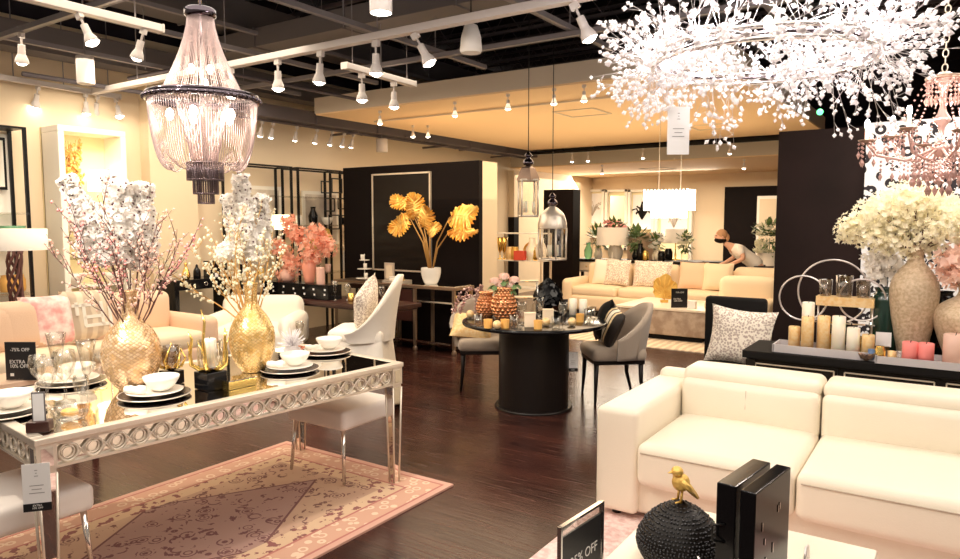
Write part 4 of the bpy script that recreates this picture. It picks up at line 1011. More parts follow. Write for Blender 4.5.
for i in range(14): mb.box((-wb/2+.05+(wb-.1)*(i % 7)/6+rn.uniform(-.02, .02), -.112, .06+.06*(i//7)+rn.uniform(-.01, .01)), (.025, .004, .022))
mb.build('white_dots', 'white_card', pb)
def vase_at(p, prof, m, label, name='vase', s=1, flute=0, nf=0): return solo(name, MB().lathe([(r*s, z*s) for r, z in smooth_prof(prof, 3)], n=32, cap=False, flute=flute, nf=nf), m, label, 'vase', p)
f1 = Yz(288, 290, 5.92); f2 = Yz(309, 290, 5.92); f3 = Yz(322, 292, 5.92)
zt = DZ+.18
vase_at((f1.x, 5.92, zt), [(0, 0), (.05, 0), (.09, .05), (.085, .11), (.05, .15), (.06, .17)], 'vase_blush', 'round ribbed blush vase on the black planter box', flute=.05, nf=12)
vase_at((f2.x, 5.93, zt), [(0, 0), (.05, 0), (.075, .10), (.085, .22), (.05, .32), (.055, .35)], 'vase_coral', 'tall coral vase on the black planter box')
vase_at((f3.x, 5.90, zt), [(0, 0), (.045, 0), (.05, .02), (.05, .19), (.045, .19)], 'vase_blush', 'small pink cylinder vase on the black planter box')
def cluster_mb(rn, pts, n, spread, size, m1=1, stems=0, base=(0, 0, 0), m0=0, k=5):
    mb = MB(); base = Vector(base)
    for p in pts:
        p = Vector(p); mid = base.lerp(p, .55)+Vector((rn.uniform(-.03, .03), rn.uniform(-.03, .03), 0)); mb.tube([base, mid, p], [.004, .003, .002], 4, m0)
        for i in range(n):
            d = Vector((rn.gauss(0, 1), rn.gauss(0, 1), rn.gauss(0, 1))); d = d.normalized()*spread*rn.random()**.4; c = p+d
            o = (d.normalized()+Vector((rn.uniform(-.6, .6), rn.uniform(-.6, .6), rn.uniform(-.3, .8)))).normalized(); _, pu, pw = basis(o); s_ = size*rn.uniform(.7, 1.3)
            vs = [c-o*s_*.35]
            for j in range(k*2):
                a = PI*j/k; q = s_ if j % 2 == 0 else s_*.55; vs.append(c+(pu*math.cos(a)+pw*math.sin(a))*q+o*(s_*.3 if j % 2 == 0 else 0))
            mb.add(vs, [(0, 1+j, 1+(j+1) % (2*k)) for j in range(2*k)], m1, True)
    return mb
rn = random.Random(31)
for k, (px, py, dx) in enumerate(((288, 222, 0), (300, 236, 1), (316, 232, 1), (278, 246, 0), (290, 262, 0), (326, 244, 1), (307, 252, 1), (283, 275, 0))):
    b0 = Vector((f2.x if dx else f1.x, 5.93 if dx else 5.92, zt+(.33 if dx else .15))); q = Yz(px, py, 5.9+.1*(k % 2))-b0
    solo('peach_flower_stem', cluster_mb(rn, [q, q*.85+Vector((.05, .03, -.04))], 46, .12, .035), ['twig_gold', 'petal_peach'], 'peach blossom stem on the dark desk, '+['tallest', 'upper left inner', 'upper right', 'left', 'low left', 'rightmost', 'centre', 'lowest left'][k], 'flower', b0, 0, 'peach blossom stems')
# glasses and small jars on the right half of the desk
for k, (px, kd, mm) in enumerate(((338, 'flute', 'glass'), (346, 'goblet', 'glass'), (354, 'tumbler', 'gold'), (362, 'tumbler', 'glass'), (371, 'tumbler', 'white_card'), (380, 'goblet', 'glass'), (389, 'tumbler', 'amber'))):
    q = Yz(px, 305, 5.95); glassware((q.x, 5.90+.08*(k % 2), DZ), kd, 'small '+{'glass': 'clear glass', 'gold': 'gold cup', 'white_card': 'white cup', 'amber': 'amber cup'}[mm]+' on the desk, number '+ordn[k]+' from the planter', .95, 'glasses and cups on the dark desk', mm)
# black cabinet/record stand with decanters left of the desk
p0 = Xz(168, 285, -7.5); p1 = Xz(228, 285, -7.5)
t = thing('bar_cabinet', 'black bar cabinet top with silver ring pull behind antler holder', 'cabinet', (-7.55, (p0.y+p1.y)/2, 0), PI/2); wq = p1.y-p0.y; YB = (p0.y+p1.y)/2
zt2 = Xz(200, 278, -7.5).z
MB().box((0, 0, zt2-.06), (wq, .36, .12)).build('drawer_case', 'black_gloss', t, bev=.004)
MB().ring((0, -.19, zt2-.06), .02, .004, 18, 5, axis='Y').build('ring_pull', 'chrome', t)
for s in (-1, 1): MB().box((s*(wq/2-.03), 0, (zt2-.12)/2), (.05, .36, zt2-.12)).build('leg', 'black_gloss', t)
MB().box((0, 0, .25), (wq-.08, .34, .03)).build('shelf', 'black_gloss', t)
for k, (px, prof, mm, lab) in enumerate(((186, [(0, 0), (.035, 0), (.05, .04), (.03, .11), (.014, .15), (.02, .18), (.0, .2)], 'gold', 'golden bell shaped decanter on the black bar cabinet'), (197, [(0, 0), (.04, 0), (.04, .09), (.02, .13), (.012, .16), (0, .17)], 'black_gloss', 'black bottle on the black bar cabinet'))):
    q = Xz(px, 275, -7.5); vase_at((-7.5, q.y, zt2), prof, mm, lab, 'decanter')
q = Xz(212, 275, -7.5); solo('black_box', MB().box((0, 0, .10), (.15, .12, .20)).box((.02, -.062, .03), (.045, .006, .05), 1), ['black_gloss', 'white_card'], 'black box with white label on the bar cabinet', 'box', (-7.5, q.y, zt2), PI/2)

rn = random.Random(91); c_ = at_D(226, 252, dB+.05)-vtop2
solo('white_flower_stem', cluster_mb(rn, [c_, c_+Vector((.01, 0, .01))], 120, .055, .016, base=(0, 0, -.2)), ['twig_gold', 'petal_white'], 'round white flower head at the left of the gold mosaic vase', 'flower', vtop2)
# ================================================================ mirrored console before the black partition
e0 = Yz(376, 282, 7.05); e1 = Yz(455, 282, 6.75)
CX0, CX1 = P(388, 280, .80).x, -5.28
CX1 = Yz(455, 300, 6.75).x; CX0 = Yz(376, 300, 6.75).x
t = thing('console_table', 'mirrored silver console with crossed side panels at black partition', 'console', ((CX0+CX1)/2, 6.95, 0)); wc = CX1-CX0
MB().box((0, 0, .80), (wc, .42, .04)).build('console_top', 'bronze_frame', t, bev=.004)
MB().box((0, 0, .823), (wc-.06, .36, .006)).build('mirror_inset', 'mirror', t)
MB().box((0, 0, .12), (wc-.04, .38, .025)).build('bottom_shelf', 'mirror', t)
for sx in (-1, 0, 1):
    for sy in (-1, 1): MB().box((sx*(wc/2-.03), sy*.18, .43), (.035, .035, .74)).lathe([(.03, 0), (.035, .02), (.015, .06)], (sx*(wc/2-.03), sy*.18, 0), 12).build('leg', 'bronze_frame', t)
for sx in (-1, 1):
    mb = MB(); x = sx*(wc/2-.03); mb.tube([(x, -.17, .15), (x, .17, .76)], .008, 6).tube([(x, .17, .15), (x, -.17, .76)], .008, 6).build('side_cross', 'gold', t)
for sx in (-1,):
    x = sx*wc/4; d = MB().box((x, -.17, .56), (wc/2-.09, .03, .40)).build('door', 'brown_stone', t, bev=.003)
    MB().ring((x, -.195, .55), .02, .004, 16, 5, axis='Y').build('ring_pull', 'gold', d)
MB().box((0, 0, .62), (wc-.08, .32, .02)).build('shelf', 'mirror', t)
# gold leaf plant in a white pot
pp = Yz(431, 279, 6.95); pt = thing('potted_plant', 'white pot of large golden monstera leaves before black partition', 'plant', (pp.x, 6.95, .826))
MB().lathe(smooth_prof([(0, 0), (.07, 0), (.105, .06), (.125, .14), (.125, .20), (.117, .20), (.112, .16)]), n=32, cap=False).build('pot', 'ceramic', pt)
MB().lathe([(0, .17), (.115, .17)], n=24, cap=False).build('soil', 'twig', pt)
def monstera(c, d, up, size, rn):
    """a wavy leaf with deep side notches, midrib along d"""
    mb = MB(); d = Vector(d).normalized(); side = d.cross(Vector(up)).normalized(); nrm = side.cross(d).normalized(); c = Vector(c)
    n = 132; rim = []
    for k in range(n+1):
        a = -PI+2*PI*k/n; r = .5*(1-.30*math.cos(a)*.0)*(1.0+.16*math.cos(a)); 
        if abs(a) > 2.75: r *= .55+.45*(PI-abs(a))/.39*0+.0
        notch = 0
        if .5 < abs(a) < 2.6: notch = .26*max(0, math.cos(a*13.0))**6
        r *= 1-notch; u = r*math.cos(a)+.38; v = r*math.sin(a)*.86
        h = -.35*v*v+.05*math.sin(u*7)+.045*math.cos(a*26)
        rim.append(c+d*(u*size)+side*(v*size)+nrm*(h*size))
    ribs = [c+d*(u*size)+nrm*(.05*math.sin(u*7)*size) for u in [i/10*.86 for i in range(11)]]
    for k in range(n):
        a = -PI+2*PI*(k+.5)/n; u = .38+.5*math.cos(a)*.55; i = min(10, max(0, int(round(u/.86*10))))
        a0 = -PI+2*PI*k/n; i0 = min(10, max(0, int(round((.36+.30*math.cos(a0))/.86*10)))); a1 = -PI+2*PI*(k+1)/n; i1 = min(10, max(0, int(round((.36+.30*math.cos(a1))/.86*10))))
        if i0 == i1: mb.add([ribs[i0], rim[k], rim[k+1]], [(0, 1, 2)], 0, False)
        else: mb.add([ribs[i0], rim[k], rim[k+1], ribs[i1]], [(0, 1, 2, 3)], 0, False)
    mb.tube(ribs, [.006*(1-.08*i) for i in range(11)], 5)
    return mb
rn = random.Random(2); base = Vector((pp.x, 6.95, .826))
for px, py, dy, dd, up, s_ in ((417, 209, -.05, (-.3, 0, .9), (0, -1, .25), .36), (407, 223, -.10, (-.8, -.2, -.35), (0, -1, .4), .36), (431, 220, -.12, (.25, -.2, .8), (0, -1, .3), .32),
                           (461, 216, -.02, (1, 0, .12), (0, -.85, .6), .44), (400, 203, .06, (-1, 0, .6), (0, -.5, 1), .34), (460, 231, .0, (1, 0, -.12), (0, -.45, 1), .40), (440, 228, -.14, (.6, -.4, -.4), (0, -1, .5), .24)):
    c_ = Yz(px, py, 6.95)-base; c_.y += dy; ddn = Vector(dd).normalized(); q = c_-ddn*.36*s_
    lf = monstera(q, ddn, up, s_, rn).build('leaf', 'gold_leaf', pt)
    MB().tube([(q.x*.08, 0, .16), (q.x*.35, dy*.4, .16+(q.z-.16)*.55), q], [.010, .009, .006], 7).build('leaf_stem', 'twig_gold', lf)
# tiered stand, frame, tray with things
q = Yz(356, 280, 7.0)
def tray(p, w_, d_, h, m, label, rz=0, handles=False):
    t = thing('tray', label, 'tray', p, rz)
    MB().box((0, 0, .005), (w_, d_, .01)).build('tray_base', m, t)
    mb = MB()
    for s in (-1, 1): mb.box((s*w_/2, 0, h/2), (.01, d_+.01, h)); mb.box((0, s*d_/2, h/2), (w_, .01, h))
    mb.build('rim', m, t); return t
q2 = Yz(372, 279, 6.95); 
side = thing('side_cabinet', 'narrow mirrored cabinet behind the white slipcovered chair', 'cabinet', (Yz(362, 300, 7.0).x-.0, 7.12, 0))
wl = CX0-Yz(344, 300, 7.1).x
side.location.x = CX0-wl/2-.03
MB().box((0, 0, .79), (wl, .36, .03)).build('console_top', 'bronze_frame', side); MB().box((0, 0, .42), (wl-.05, .32, .70)).build('cabinet_body', 'mirror', side)
for sx in (-1, 1):
    for sy in (-1, 1): MB().box((sx*(wl/2-.02), sy*.16, .39), (.03, .03, .78)).build('leg', 'bronze_frame', side)
sd = side.location
t = thing('tiered_stand', 'white three-tier stand with small cups against black partition', 'stand', (sd.x-.03, 7.1, .805))
MB().tube([(0, 0, 0), (0, 0, .36)], .006, 6).build('pole', 'white_paint', t)
for z, r in ((.02, .12), (.15, .10), (.27, .07)): MB().lathe([(0, 0), (r, 0), (r, .012), (0, .012)], (0, 0, z), 24, cap=False).build('tier', 'ceramic', t)
for z, r in ((.032, .06), (.162, .05), (.282, 0)):
    glassware((sd.x-.03+r, 7.06, .805+z), 'tumbler', 'tiny white cup on the '+{.032: 'bottom', .162: 'middle', .282: 'top'}[z]+' tier of white stand', .7, 'cups on the white tiered stand', 'ceramic')
q = Yz(387, 276, 6.95)
t = thing('photo_frame', 'small silver framed picture on the mirrored console', 'picture frame', (q.x, 7.0, .8265))
MB().box((0, 0, .12), (.17, .015, .24)).build('frame', 'silver_champagne', t, bev=.002); MB().box((0, -.009, .12), (.11, .003, .17)).build('print', 'cream_fabric', t); MB().box((0, .03, .08), (.03, .06, .01)).build('stand', 'black_metal', t)
q = Yz(397, 280, 6.9)
tr = tray((q.x, 6.9, .8265), .30, .22, .03, 'silver_champagne', 'oval edged silver tray with folded towels on the mirrored console')
for k in range(3): solo('folded_napkin', MB().rbox((0, 0, .01), (.11, .08, .02), .008, n=4), 'white_fabric', ['lowest', 'middle', 'topmost'][k]+' folded white napkin on the silver tray', 'napkin', (q.x-.05, 6.9, .837+k*.021), 0, 'napkins on the silver tray')
solo('ornament_ball', MB().ball((0, 0, .04), .04, n=16, k=10), 'gold', 'small gold ball on the silver tray', 'ornament', (q.x+.08, 6.9, .837))

# ================================================================ round table
RC = Vector((-2.86, 5.36, 0)); rd = P(534, 320, .76)
a = P(462, 320, .76); b_ = P(606, 320, .76); RC = (a+b_)/2; RR = (b_-a).length/2; RC.z = 0
t = thing('round_table', 'round black dining table on a thick drum pedestal', 'table', RC)
MB().lathe([(0, .722), (RR-.03, .722), (RR-.004, .73), (RR, .742), (RR-.004, .756), (RR-.015, .76), (0, .76)], n=72, cap=False).build('table_top', 'black_gloss', t)
MB().lathe([(0, 0), (.34, 0), (.34, .012), (.335, .02), (.305, .02), (.305, .722), (0, .722)], n=64, cap=False, sm=False).build('pedestal', 'black_wood', t)
# side chairs: low curved barrel back
def barrel_chair(label, loc, rz):
    c = thing('dining_chair', label, 'chair', loc, rz, 'taupe chairs around the round black table')
    MB().rbox((0, 0, .44), (.50, .50, .11), .045, (0, 0, .015)).build('seat', 'taupe_velvet', c)
    vs = []; N = 16; Mh = 7
    for side in (0, 1):
        for i in range(N+1):
            a = math.radians(-98+196*i/N); h = .56+.32*max(0, math.cos(a*.8))**1.6
            for j in range(Mh+1):
                q = j/Mh; z = .40+(h-.40)*q; rr = (.245 if side == 0 else .290)+.07*q*math.cos(a*.5)
                if side == 1: z = .40+(h-.40)*q
                vs.append((rr*math.sin(a), rr*math.cos(a), z))
    K = (N+1)*(Mh+1); fs = []
    for i in range(N):
        for j in range(Mh):
            k = i*(Mh+1)+j; fs += [(k, k+1, k+Mh+2, k+Mh+1), (K+k, K+k+Mh+1, K+k+Mh+2, K+k+1)]
        k = i*(Mh+1)+Mh; fs.append((k, K+k, K+k+Mh+1, k+Mh+1)); k = i*(Mh+1); fs.append((k, k+Mh+1, K+k+Mh+1, K+k))
    fs.append(tuple(list(range(Mh+1))+[K+j for j in range(Mh, -1, -1)])); fs.append(tuple([N*(Mh+1)+j for j in range(Mh, -1, -1)]+[K+N*(Mh+1)+j for j in range(Mh+1)]))
    MB().add(vs, fs, 0, True).build('backrest', 'taupe_velvet', c)
    for i, o_ in ((3, 0), (8, 0), (13, 0)):
        a = math.radians(-98+196*i/16); MB().tube([((.297+.07*q*math.cos(a*.5))*math.sin(a), (.297+.07*q*math.cos(a*.5))*math.cos(a), .42+(.50)*q*.75) for q in (0, .5, 1)], .0035, 4).build('piping', 'seam', c)
    MB().box((0, 0, .375), (.46, .46, .04)).build('seat_frame', 'black_wood', c, bev=.005)
    for sx in (-1, 1):
        for sy in (-1, 1): MB().tube([(sx*.20, sy*.20, .38), (sx*.205, sy*.205, .2), (sx*.225, sy*(.26 if sy > 0 else .215), 0)], [.024, .019, .012], 8).build('leg', 'black_wood', c)
    return c
ch = barrel_chair('taupe curved back chair at the right of the round black table', (-2.40, 5.98, 0), math.radians(-50))
ch.location = ((P(585, 408, 0)+P(628, 396, 0)).x/2-.02, (P(585, 408, 0)+P(628, 396, 0)).y/2+.14, 0)
c2 = dup(ch, (P(487, 386, 0).x-.02, P(487, 386, 0).y-.02, 0), math.radians(34), 'taupe chair at the left of the round black table, gold pillow on it')
# move the left chair's seat partly under the table edge
CHR = ch.location.copy(); CHL = c2.location.copy()
o = solo('throw_pillow', MB().pillow(.38, .36, .13), ['striped_pillow'], 'black and gold striped pillow on the right taupe chair', 'pillow', (CHR.x-.08, CHR.y-.04, .515), 0)
o.rotation_euler = (-.35, .25, math.radians(-50))
o2 = solo('throw_pillow', MB().pillow(.40, .38, .14), 'black_matte', 'black pillow behind the striped pillow on right taupe chair', 'pillow', (CHR.x-.16, CHR.y+.04, .52), 0); o2.rotation_euler = (-.3, -.2, math.radians(-60))
o3 = solo('throw_pillow', MB().pillow(.40, .34, .13), 'candle_gold', 'gold satin pillow on the left taupe chair', 'pillow', (CHL.x-.03, CHL.y-.20, .505), 0); o3.rotation_euler = (-1.0, .1, math.radians(30))
p = P(573, 347, .62); p = Dz(573, 352, 6.0)
price_tag((p.x, p.y, p.z+.02), .085, .17, YAW, 'white price tag with black foot hanging by the round table', .02, True)
# things on the round table
def RT(px, py): return P(px, py, .76)
def on(px, py): 
    q = RT(px, py); return (q.x, q.y, .7605)
q = on(508, 322); 
def scale_vase(q, s, label):
    mb = MB(); prof = [(.045, 0), (.075, .04), (.085, .09), (.07, .15), (.05, .19), (.055, .22)]
    mb.lathe(smooth_prof([(0, 0)]+[(r*s, z*s) for r, z in prof]), n=24, cap=False)
    pr = smooth_prof([(r*s, z*s) for r, z in prof], 2)
    for i, (r, z) in enumerate(pr):
        for k in range(14): a = 2*PI*(k+.5*(i % 2))/14; mb.ball((r*math.cos(a), r*math.sin(a), z), .017*s, n=6, k=4)
    return solo('vase', mb, 'copper_scale', label, 'vase', q, 0, 'copper scale vases')
scale_vase(on(504, 318), 1.2, 'copper scaled vase holding blush roses on round table'); scale_vase(on(486, 316), .95, 'smaller copper scaled vase at left of the rose vase')
rn = random.Random(5); q = Vector(on(504, 318))+Vector((0, 0, .24))
for k, (dx, dz) in enumerate(((-.08, .08), (.0, .12), (.09, .09), (-.03, .05), (.05, .04))):
    mb = MB(); c = Vector((dx*_R[0], dx*_R[1], dz)); mb.tube([(0, 0, -.1), c], .004, 5, 1)
    for j in range(34):
        a = 2.4*j; e = j/34; r = .018+.03*e; o_ = Vector((math.cos(a)*e, math.sin(a)*e, 1-.9*e)).normalized(); mb.disc(c+o_*r, o_, .026, 7)
    for j in range(5): a = j*1.3; mb.disc(c+Vector((math.cos(a)*.05, math.sin(a)*.05, -.05)), (math.cos(a), math.sin(a), .8), .03, 5, 2)
    solo('rose', mb, ['petal_blush', 'leaf_dark', 'leaf_green'], 'blush rose with dark leaves on the round table, '+['left', 'top', 'right', 'front left', 'front right'][k], 'rose', q, 0, 'blush roses')
# drooping rust amaranthus at the left
q = Vector(on(480, 314)); rn = random.Random(6)
for k in range(9):
    a = rn.uniform(0, 2*PI); ex = Vector((_R[0], _R[1], 0))*rn.uniform(-.22, .04)+Vector((_F[0], _F[1], 0))*rn.uniform(-.1, .1); h = rn.uniform(.16, .27); mb = MB()
    pts = [Vector((0, 0, .15)), ex*.4+Vector((0, 0, h)), ex*.85+Vector((0, 0, h*.9)), ex*1.1+Vector((0, 0, h*.35)), ex*1.15+Vector((0, 0, .0+.02))]
    mb.tube(pts, .003, 4)
    for j in range(46):
        u = j/46*4; i = min(int(u), 3); c = pts[i].lerp(pts[i+1], u-i)
        if i >= 1: mb.octa(c+Vector((rn.uniform(-.015, .015), rn.uniform(-.015, .015), 0)), rn.uniform(.008, .014), (rn.uniform(-1, 1), rn.uniform(-1, 1), 1), 1.2, 1)
    solo('drooping_stem', mb, ['twig', 'smoky_crystal'], 'rust brown drooping dried stem in the small copper vase, '+ordn[k]+' of nine', 'dried plant', q, 0, 'rust drooping stems')
# black ruffled urn
q = on(548, 313); mb = MB(); rn = random.Random(9)
mb.lathe([(0, 0), (.10, 0), (.11, .01), (.05, .03), (.04, .05), (.08, .10), (.10, .14), (0, .15)], n=24, cap=False)
for k in range(80):
    a = 2.4*k; e = k/80; z = .10+.20*e; r = .13*math.sin(PI*(.25+.7*e)); o_ = Vector((math.cos(a), math.sin(a), .5)); mb.disc((r*math.cos(a), r*math.sin(a), z), o_, .04, 6)
solo('black_flower_urn', mb, 'black_gloss', 'glossy black urn of black flowers at the back of round table', 'urn', q)
q = on(563, 313); sale_sign(q, .09, .13, YAW, 'small black sign behind the candles on the round table', (('-75% OFF', .012, .72, 'CENTER'), ('EXTRA\n10% OFF', .012, .42, 'LEFT')))
# place cards / glasses / votives
rn = random.Random(14); spots = [(478, 325, 'tumbler'), (488, 327, 'gold'), (497, 328, 'ball'), (505, 327, 'gold'), (514, 326, 'tumbler'), (522, 324, 'goblet'), (530, 326, 'card'), (538, 328, 'gold'), (546, 325, 'ball'), (548, 322, 'card'), (556, 327, 'tumbler'), (563, 324, 'goblet'), (572, 325, 'ball'), (580, 321, 'gold'), (588, 318, 'tumbler'), (514, 315, 'jar'), (536, 315, 'jar'), (573, 314, 'candle'), (583, 315, 'candle'), (592, 316, 'tumbler'), (470, 317, 'ball'), (540, 318, 'goblet')]
for k, (px, py, kd) in enumerate(spots):
    q = on(px, py+1); where = 'on the round black table, '+ordn[k]+' from the left front' if k < 15 else 'on the round black table, in the rear group, '+ordn[k-15]
    if kd == 'gold': solo('votive_holder', MB().lathe([(0, 0), (.032, 0), (.036, .07), (.032, .07), (.028, .01)], n=12, cap=False, sm=False), 'amber', 'amber votive holder '+where, 'candle holder', q, 0, 'votives on the round table')
    elif kd == 'ball': solo('ornament_ball', MB().ball((0, 0, .035), .035, n=14, k=9), 'candle_gold', 'pale gold ball '+where, 'ornament', q, 0, 'gold balls on the round table')
    elif kd == 'card': solo('gift_box', MB().box((0, 0, .055), (.09, .05, .11)).box((0, 0, .113), (.094, .054, .012)), 'cream_fabric', 'cream box '+where, 'box', q, YAW, 'cream boxes on the round table', .003)
    elif kd == 'candle': solo('pillar_candle', MB().lathe([(0, 0), (.035, 0), (.035, .15), (0, .145)], n=18, cap=False), 'candle_white', 'white pillar candle '+where, 'candle', q, 0, 'candles on the round table')
    else: glassware(q, kd, 'clear '+{'tumbler': 'tumbler', 'goblet': 'wine glass', 'jar': 'jar'}[kd]+' '+where, .95, 'glasses on the round table')
# clear acrylic riser with mirrored tray
q = on(524, 313); t = thing('display_riser', 'silver wire display riser at the back of round table', 'stand', (q[0], q[1], q[2]), YAW); mb = MB()
for sx in (-1, 1):
    for sy in (-1, 1): mb.tube([(sx*.12, sy*.07, 0), (sx*.12, sy*.07, .30)], .006, 5)
mb.build('posts', 'chrome', t)
for z in (.15, .30): MB().box((0, 0, z), (.26, .16, .008)).build('shelf', 'mirror', t)

# ================================================================ lantern pendants over the round table
def lantern(p, h, w_, label, dome):
    t = thing('pendant_lantern', label, 'pendant lamp', p, YAW+.15, 'silver glass lanterns over the round table')
    n = 4 if not dome else 6; fr = MB(); r = w_/2*1.2
    cs = [(r*math.cos(2*PI*(k+.5)/n), r*math.sin(2*PI*(k+.5)/n)) for k in range(n)]
    body = h*.60
    for k in range(n):
        a, b = cs[k], cs[(k+1) % n]
        for z in (0, body): fr.tube([(a[0], a[1], z), (b[0], b[1], z)], .010, 5)
        fr.tube([(a[0], a[1], 0), (a[0], a[1], body)], .009, 5)
    fr.build('cage', 'silver_champagne', t)
    gl_ = MB()
    for k in range(n): a, b = cs[k], cs[(k+1) % n]; gl_.add([(a[0], a[1], 0.01), (b[0], b[1], .01), (b[0], b[1], body-.01), (a[0], a[1], body-.01)], [(0, 1, 2, 3)])
    gl_.build('panes', 'glass', t)
    if dome: MB().lathe(smooth_prof([(r*1.02, 0), (r*1.0, .05), (r*.8, .13), (r*.4, .18), (.02, .2)]), (0, 0, body), 24, cap=False).build('hood', 'silver_champagne', t)
    else: MB().lathe([(r*1.05, 0), (r*.62, h*.20), (r*.5, h*.22), (.02, h*.24)], (0, 0, body), 4, sm=False, cap=False).build('hood', 'bronze_mesh', t)
    MB().lathe(smooth_prof([(.02, 0), (.05, .02), (.04, .05), (.02, .07), (.035, .09), (.01, .12)]), (0, 0, body+(h*.24 if not dome else .2)), 12, cap=False).build('finial', 'dark_chrome', t)
    MB().tube([(0, 0, body+h*.3), (0, 0, 4.86-p.z)], .004, 5).build('rod', 'black_metal', t)
    m_ = MB()
    for k in range(3): a = 2*PI*k/3; m_.tube([(.05*math.cos(a), .05*math.sin(a), .03), (.05*math.cos(a), .05*math.sin(a), .13)], .012, 8)
    m_.build('candle_tubes', 'candle_white', t)
    return t
lantern(Dz(528, 216, 6.2), .52, .17, 'taller square silver glass lantern, left of two', False)
lantern(Dz(552, 259, 6.5), .48, .22, 'domed silver glass lantern hanging lower, right of two', True)
# ================================================================ lounge in the middle distance
s1, s2, s3 = P(632, 335, 0), P(683, 345, 0), P(706, 338, 0)
t = thing('coffee_table', 'rough stone block coffee table in the far lounge', 'coffee table', (-3.2, 9.55, 0), 0)
wx = .92; t.location = ((s1.x+s2.x)/2+.05, (s2.y+.75), 0)
MB().rbox((0, 0, .24), (1.25, 1.2, .34), .02, n=4).build('stone_body', 'stone_block', t); MB().box((0, 0, .42), (1.27, 1.22, .03)).build('table_top', 'marble', t, bev=.004); MB().box((0, 0, .035), (1.1, 1.05, .07)).build('plinth', 'black_matte', t)
ct_ = t.location
solo('area_rug', MB().box((0, 0, .006), (3.1, 3.3, .012)), 'far_rug', 'pale striped rug under the far lounge coffee table', 'rug', (ct_.x+.25, ct_.y+.45, 0))
t.location.z = .012
g = P(662, 303, .45); o = thing('coral_ornament', 'golden fan coral ornament on the far coffee table', 'ornament', (g.x, g.y+.1, .447), YAW)
mb = MB(); rn = random.Random(12)
N = 30; vs = [(0, 0, .2)]
for k in range(N): a = 2*PI*k/N; r = .17*(1+.10*math.sin(a*5+1)+rn.uniform(-.06, .06)); vs.append((r*math.cos(a), .02*math.sin(a*4), .22+r*1.05*math.sin(a)))
mb.add(vs+[(x, y+.025, z) for x, y, z in vs], [(0, 1+k, 1+(k+1) % N) for k in range(N)]+[(N+1, N+2+(k+1) % N, N+2+k) for k in range(N)]+[(1+k, N+2+k, N+2+(k+1) % N, 1+(k+1) % N) for k in range(N)])
for k in range(12): a = 2*PI*k/12; mb.tube([(0, .0, .08), (.16*math.cos(a), -.01, .22+.16*math.sin(a))], .007, 5)
mb.build('coral_fan', 'gold_paint', o); MB().box((0, .01, .02), (.10, .06, .04)).tube([(0, 0, .03), (0, 0, .12)], .01, 6).build('base', 'gold_paint', o)
q = Yz(679, 313, s2.y+.32); sale_sign((q.x, q.y, .447), .22, .26, YAW, 'black sale sign on the far stone coffee table', (('-75% OFF', .03, .76, 'CENTER'), ('EXTRA\n10% OFF', .032, .42, 'LEFT')))
solo('gift_box', MB().box((0, 0, .05), (.10, .08, .10)), 'white_card', 'small white box beside the sign on far coffee table', 'box', (q.x+.17, q.y+.02, .4475))
# cream sectional
sy = 11.2
c0 = Yz(582, 300, sy).x; c1 = Yz(772, 300, sy-1.0).x
t = thing('sofa', 'cream sectional sofa across the far lounge', 'sofa', ((c0+c1)/2, sy, .0)); ws = c1-c0
MB().rbox((0, 0, .24), (ws, .95, .26), .06).build('base', 'cream_fabric', t)
nseat = 4
for k in range(nseat): MB().rbox((-ws/2+ws*(k+.5)/nseat, -.06, .43), (ws/nseat-.02, .8, .17), .06, (0, 0, .02)).build('seat_cushion', 'cream_fabric', t)
for k in range(nseat): MB().rbox((-ws/2+ws*(k+.5)/nseat, .28, .66), (ws/nseat-.03, .24, .46), .09, (0, .03, 0)).build('back_cushion', 'cream_fabric', t)
MB().rbox((0, .43, .5), (ws, .16, .62), .06).build('backrest', 'cream_fabric', t)
for s in (-1, 1): MB().rbox((s*(ws/2+.08), 0, .36), (.2, .95, .55), .08).build('armrest', 'cream_fabric', t)
for s in (-1, 1): MB().box((s*ws/2*.9, 0, .055), (.1, .8, .11)).build('foot', 'black_wood', t)
for k, (px, m_, lab) in enumerate(((601, 'white_fabric', 'white pillow at left end of the far cream sofa'), (614, 'speckle', 'patterned pillow second from left on far cream sofa'), (644, 'speckle', 'speckled pillow left of the gold coral on far sofa'), (655, 'speckle', 'speckled pillow right beside another on far sofa'), (690, 'peach_fabric', 'peach pillow on the far cream sofa left of the person'), (716, 'cream_fabric', 'cream pillow right of centre on the far sofa'))):
    p = Yz(px, 285, sy-.2); o = solo('throw_pillow', MB().pillow(.46, .44, .15), m_, lab, 'pillow', (p.x, sy-.1-.03*(k % 2), .535), 0, 'pillows on the far cream sofa'); o.rotation_euler = (-.25, 0, (k % 3-1)*.1)
# cream chaise block on the right, in front of the person
x0 = Yz(705, 300, 9.3).x; x1 = Yz(770, 300, 9.3).x
t = thing('armchair', 'cream wide armchair back behind the black chair', 'armchair', (Yz(742, 300, 9.7).x, 9.7, 0)); wa = x1-x0-.02
MB().rbox((0, .38, .46), (wa, .24, .76), .10, (0, 0, .02)).build('backrest', 'cream_fabric', t); MB().rbox((0, -.05, .36), (wa-.1, .55, .22), .07).build('seat', 'cream_fabric', t)
for s in (-1, 1): MB().rbox((s*(wa/2-.06), 0, .40), (.2, .60, .36), .08).build('armrest', 'cream_fabric', t)
MB().box((0, 0, .09), (wa-.2, .6, .16)).build('plinth', 'black_wood', t)
# orange flowers by the person
q = Dz(716, 272, 10.2); rn = random.Random(55)
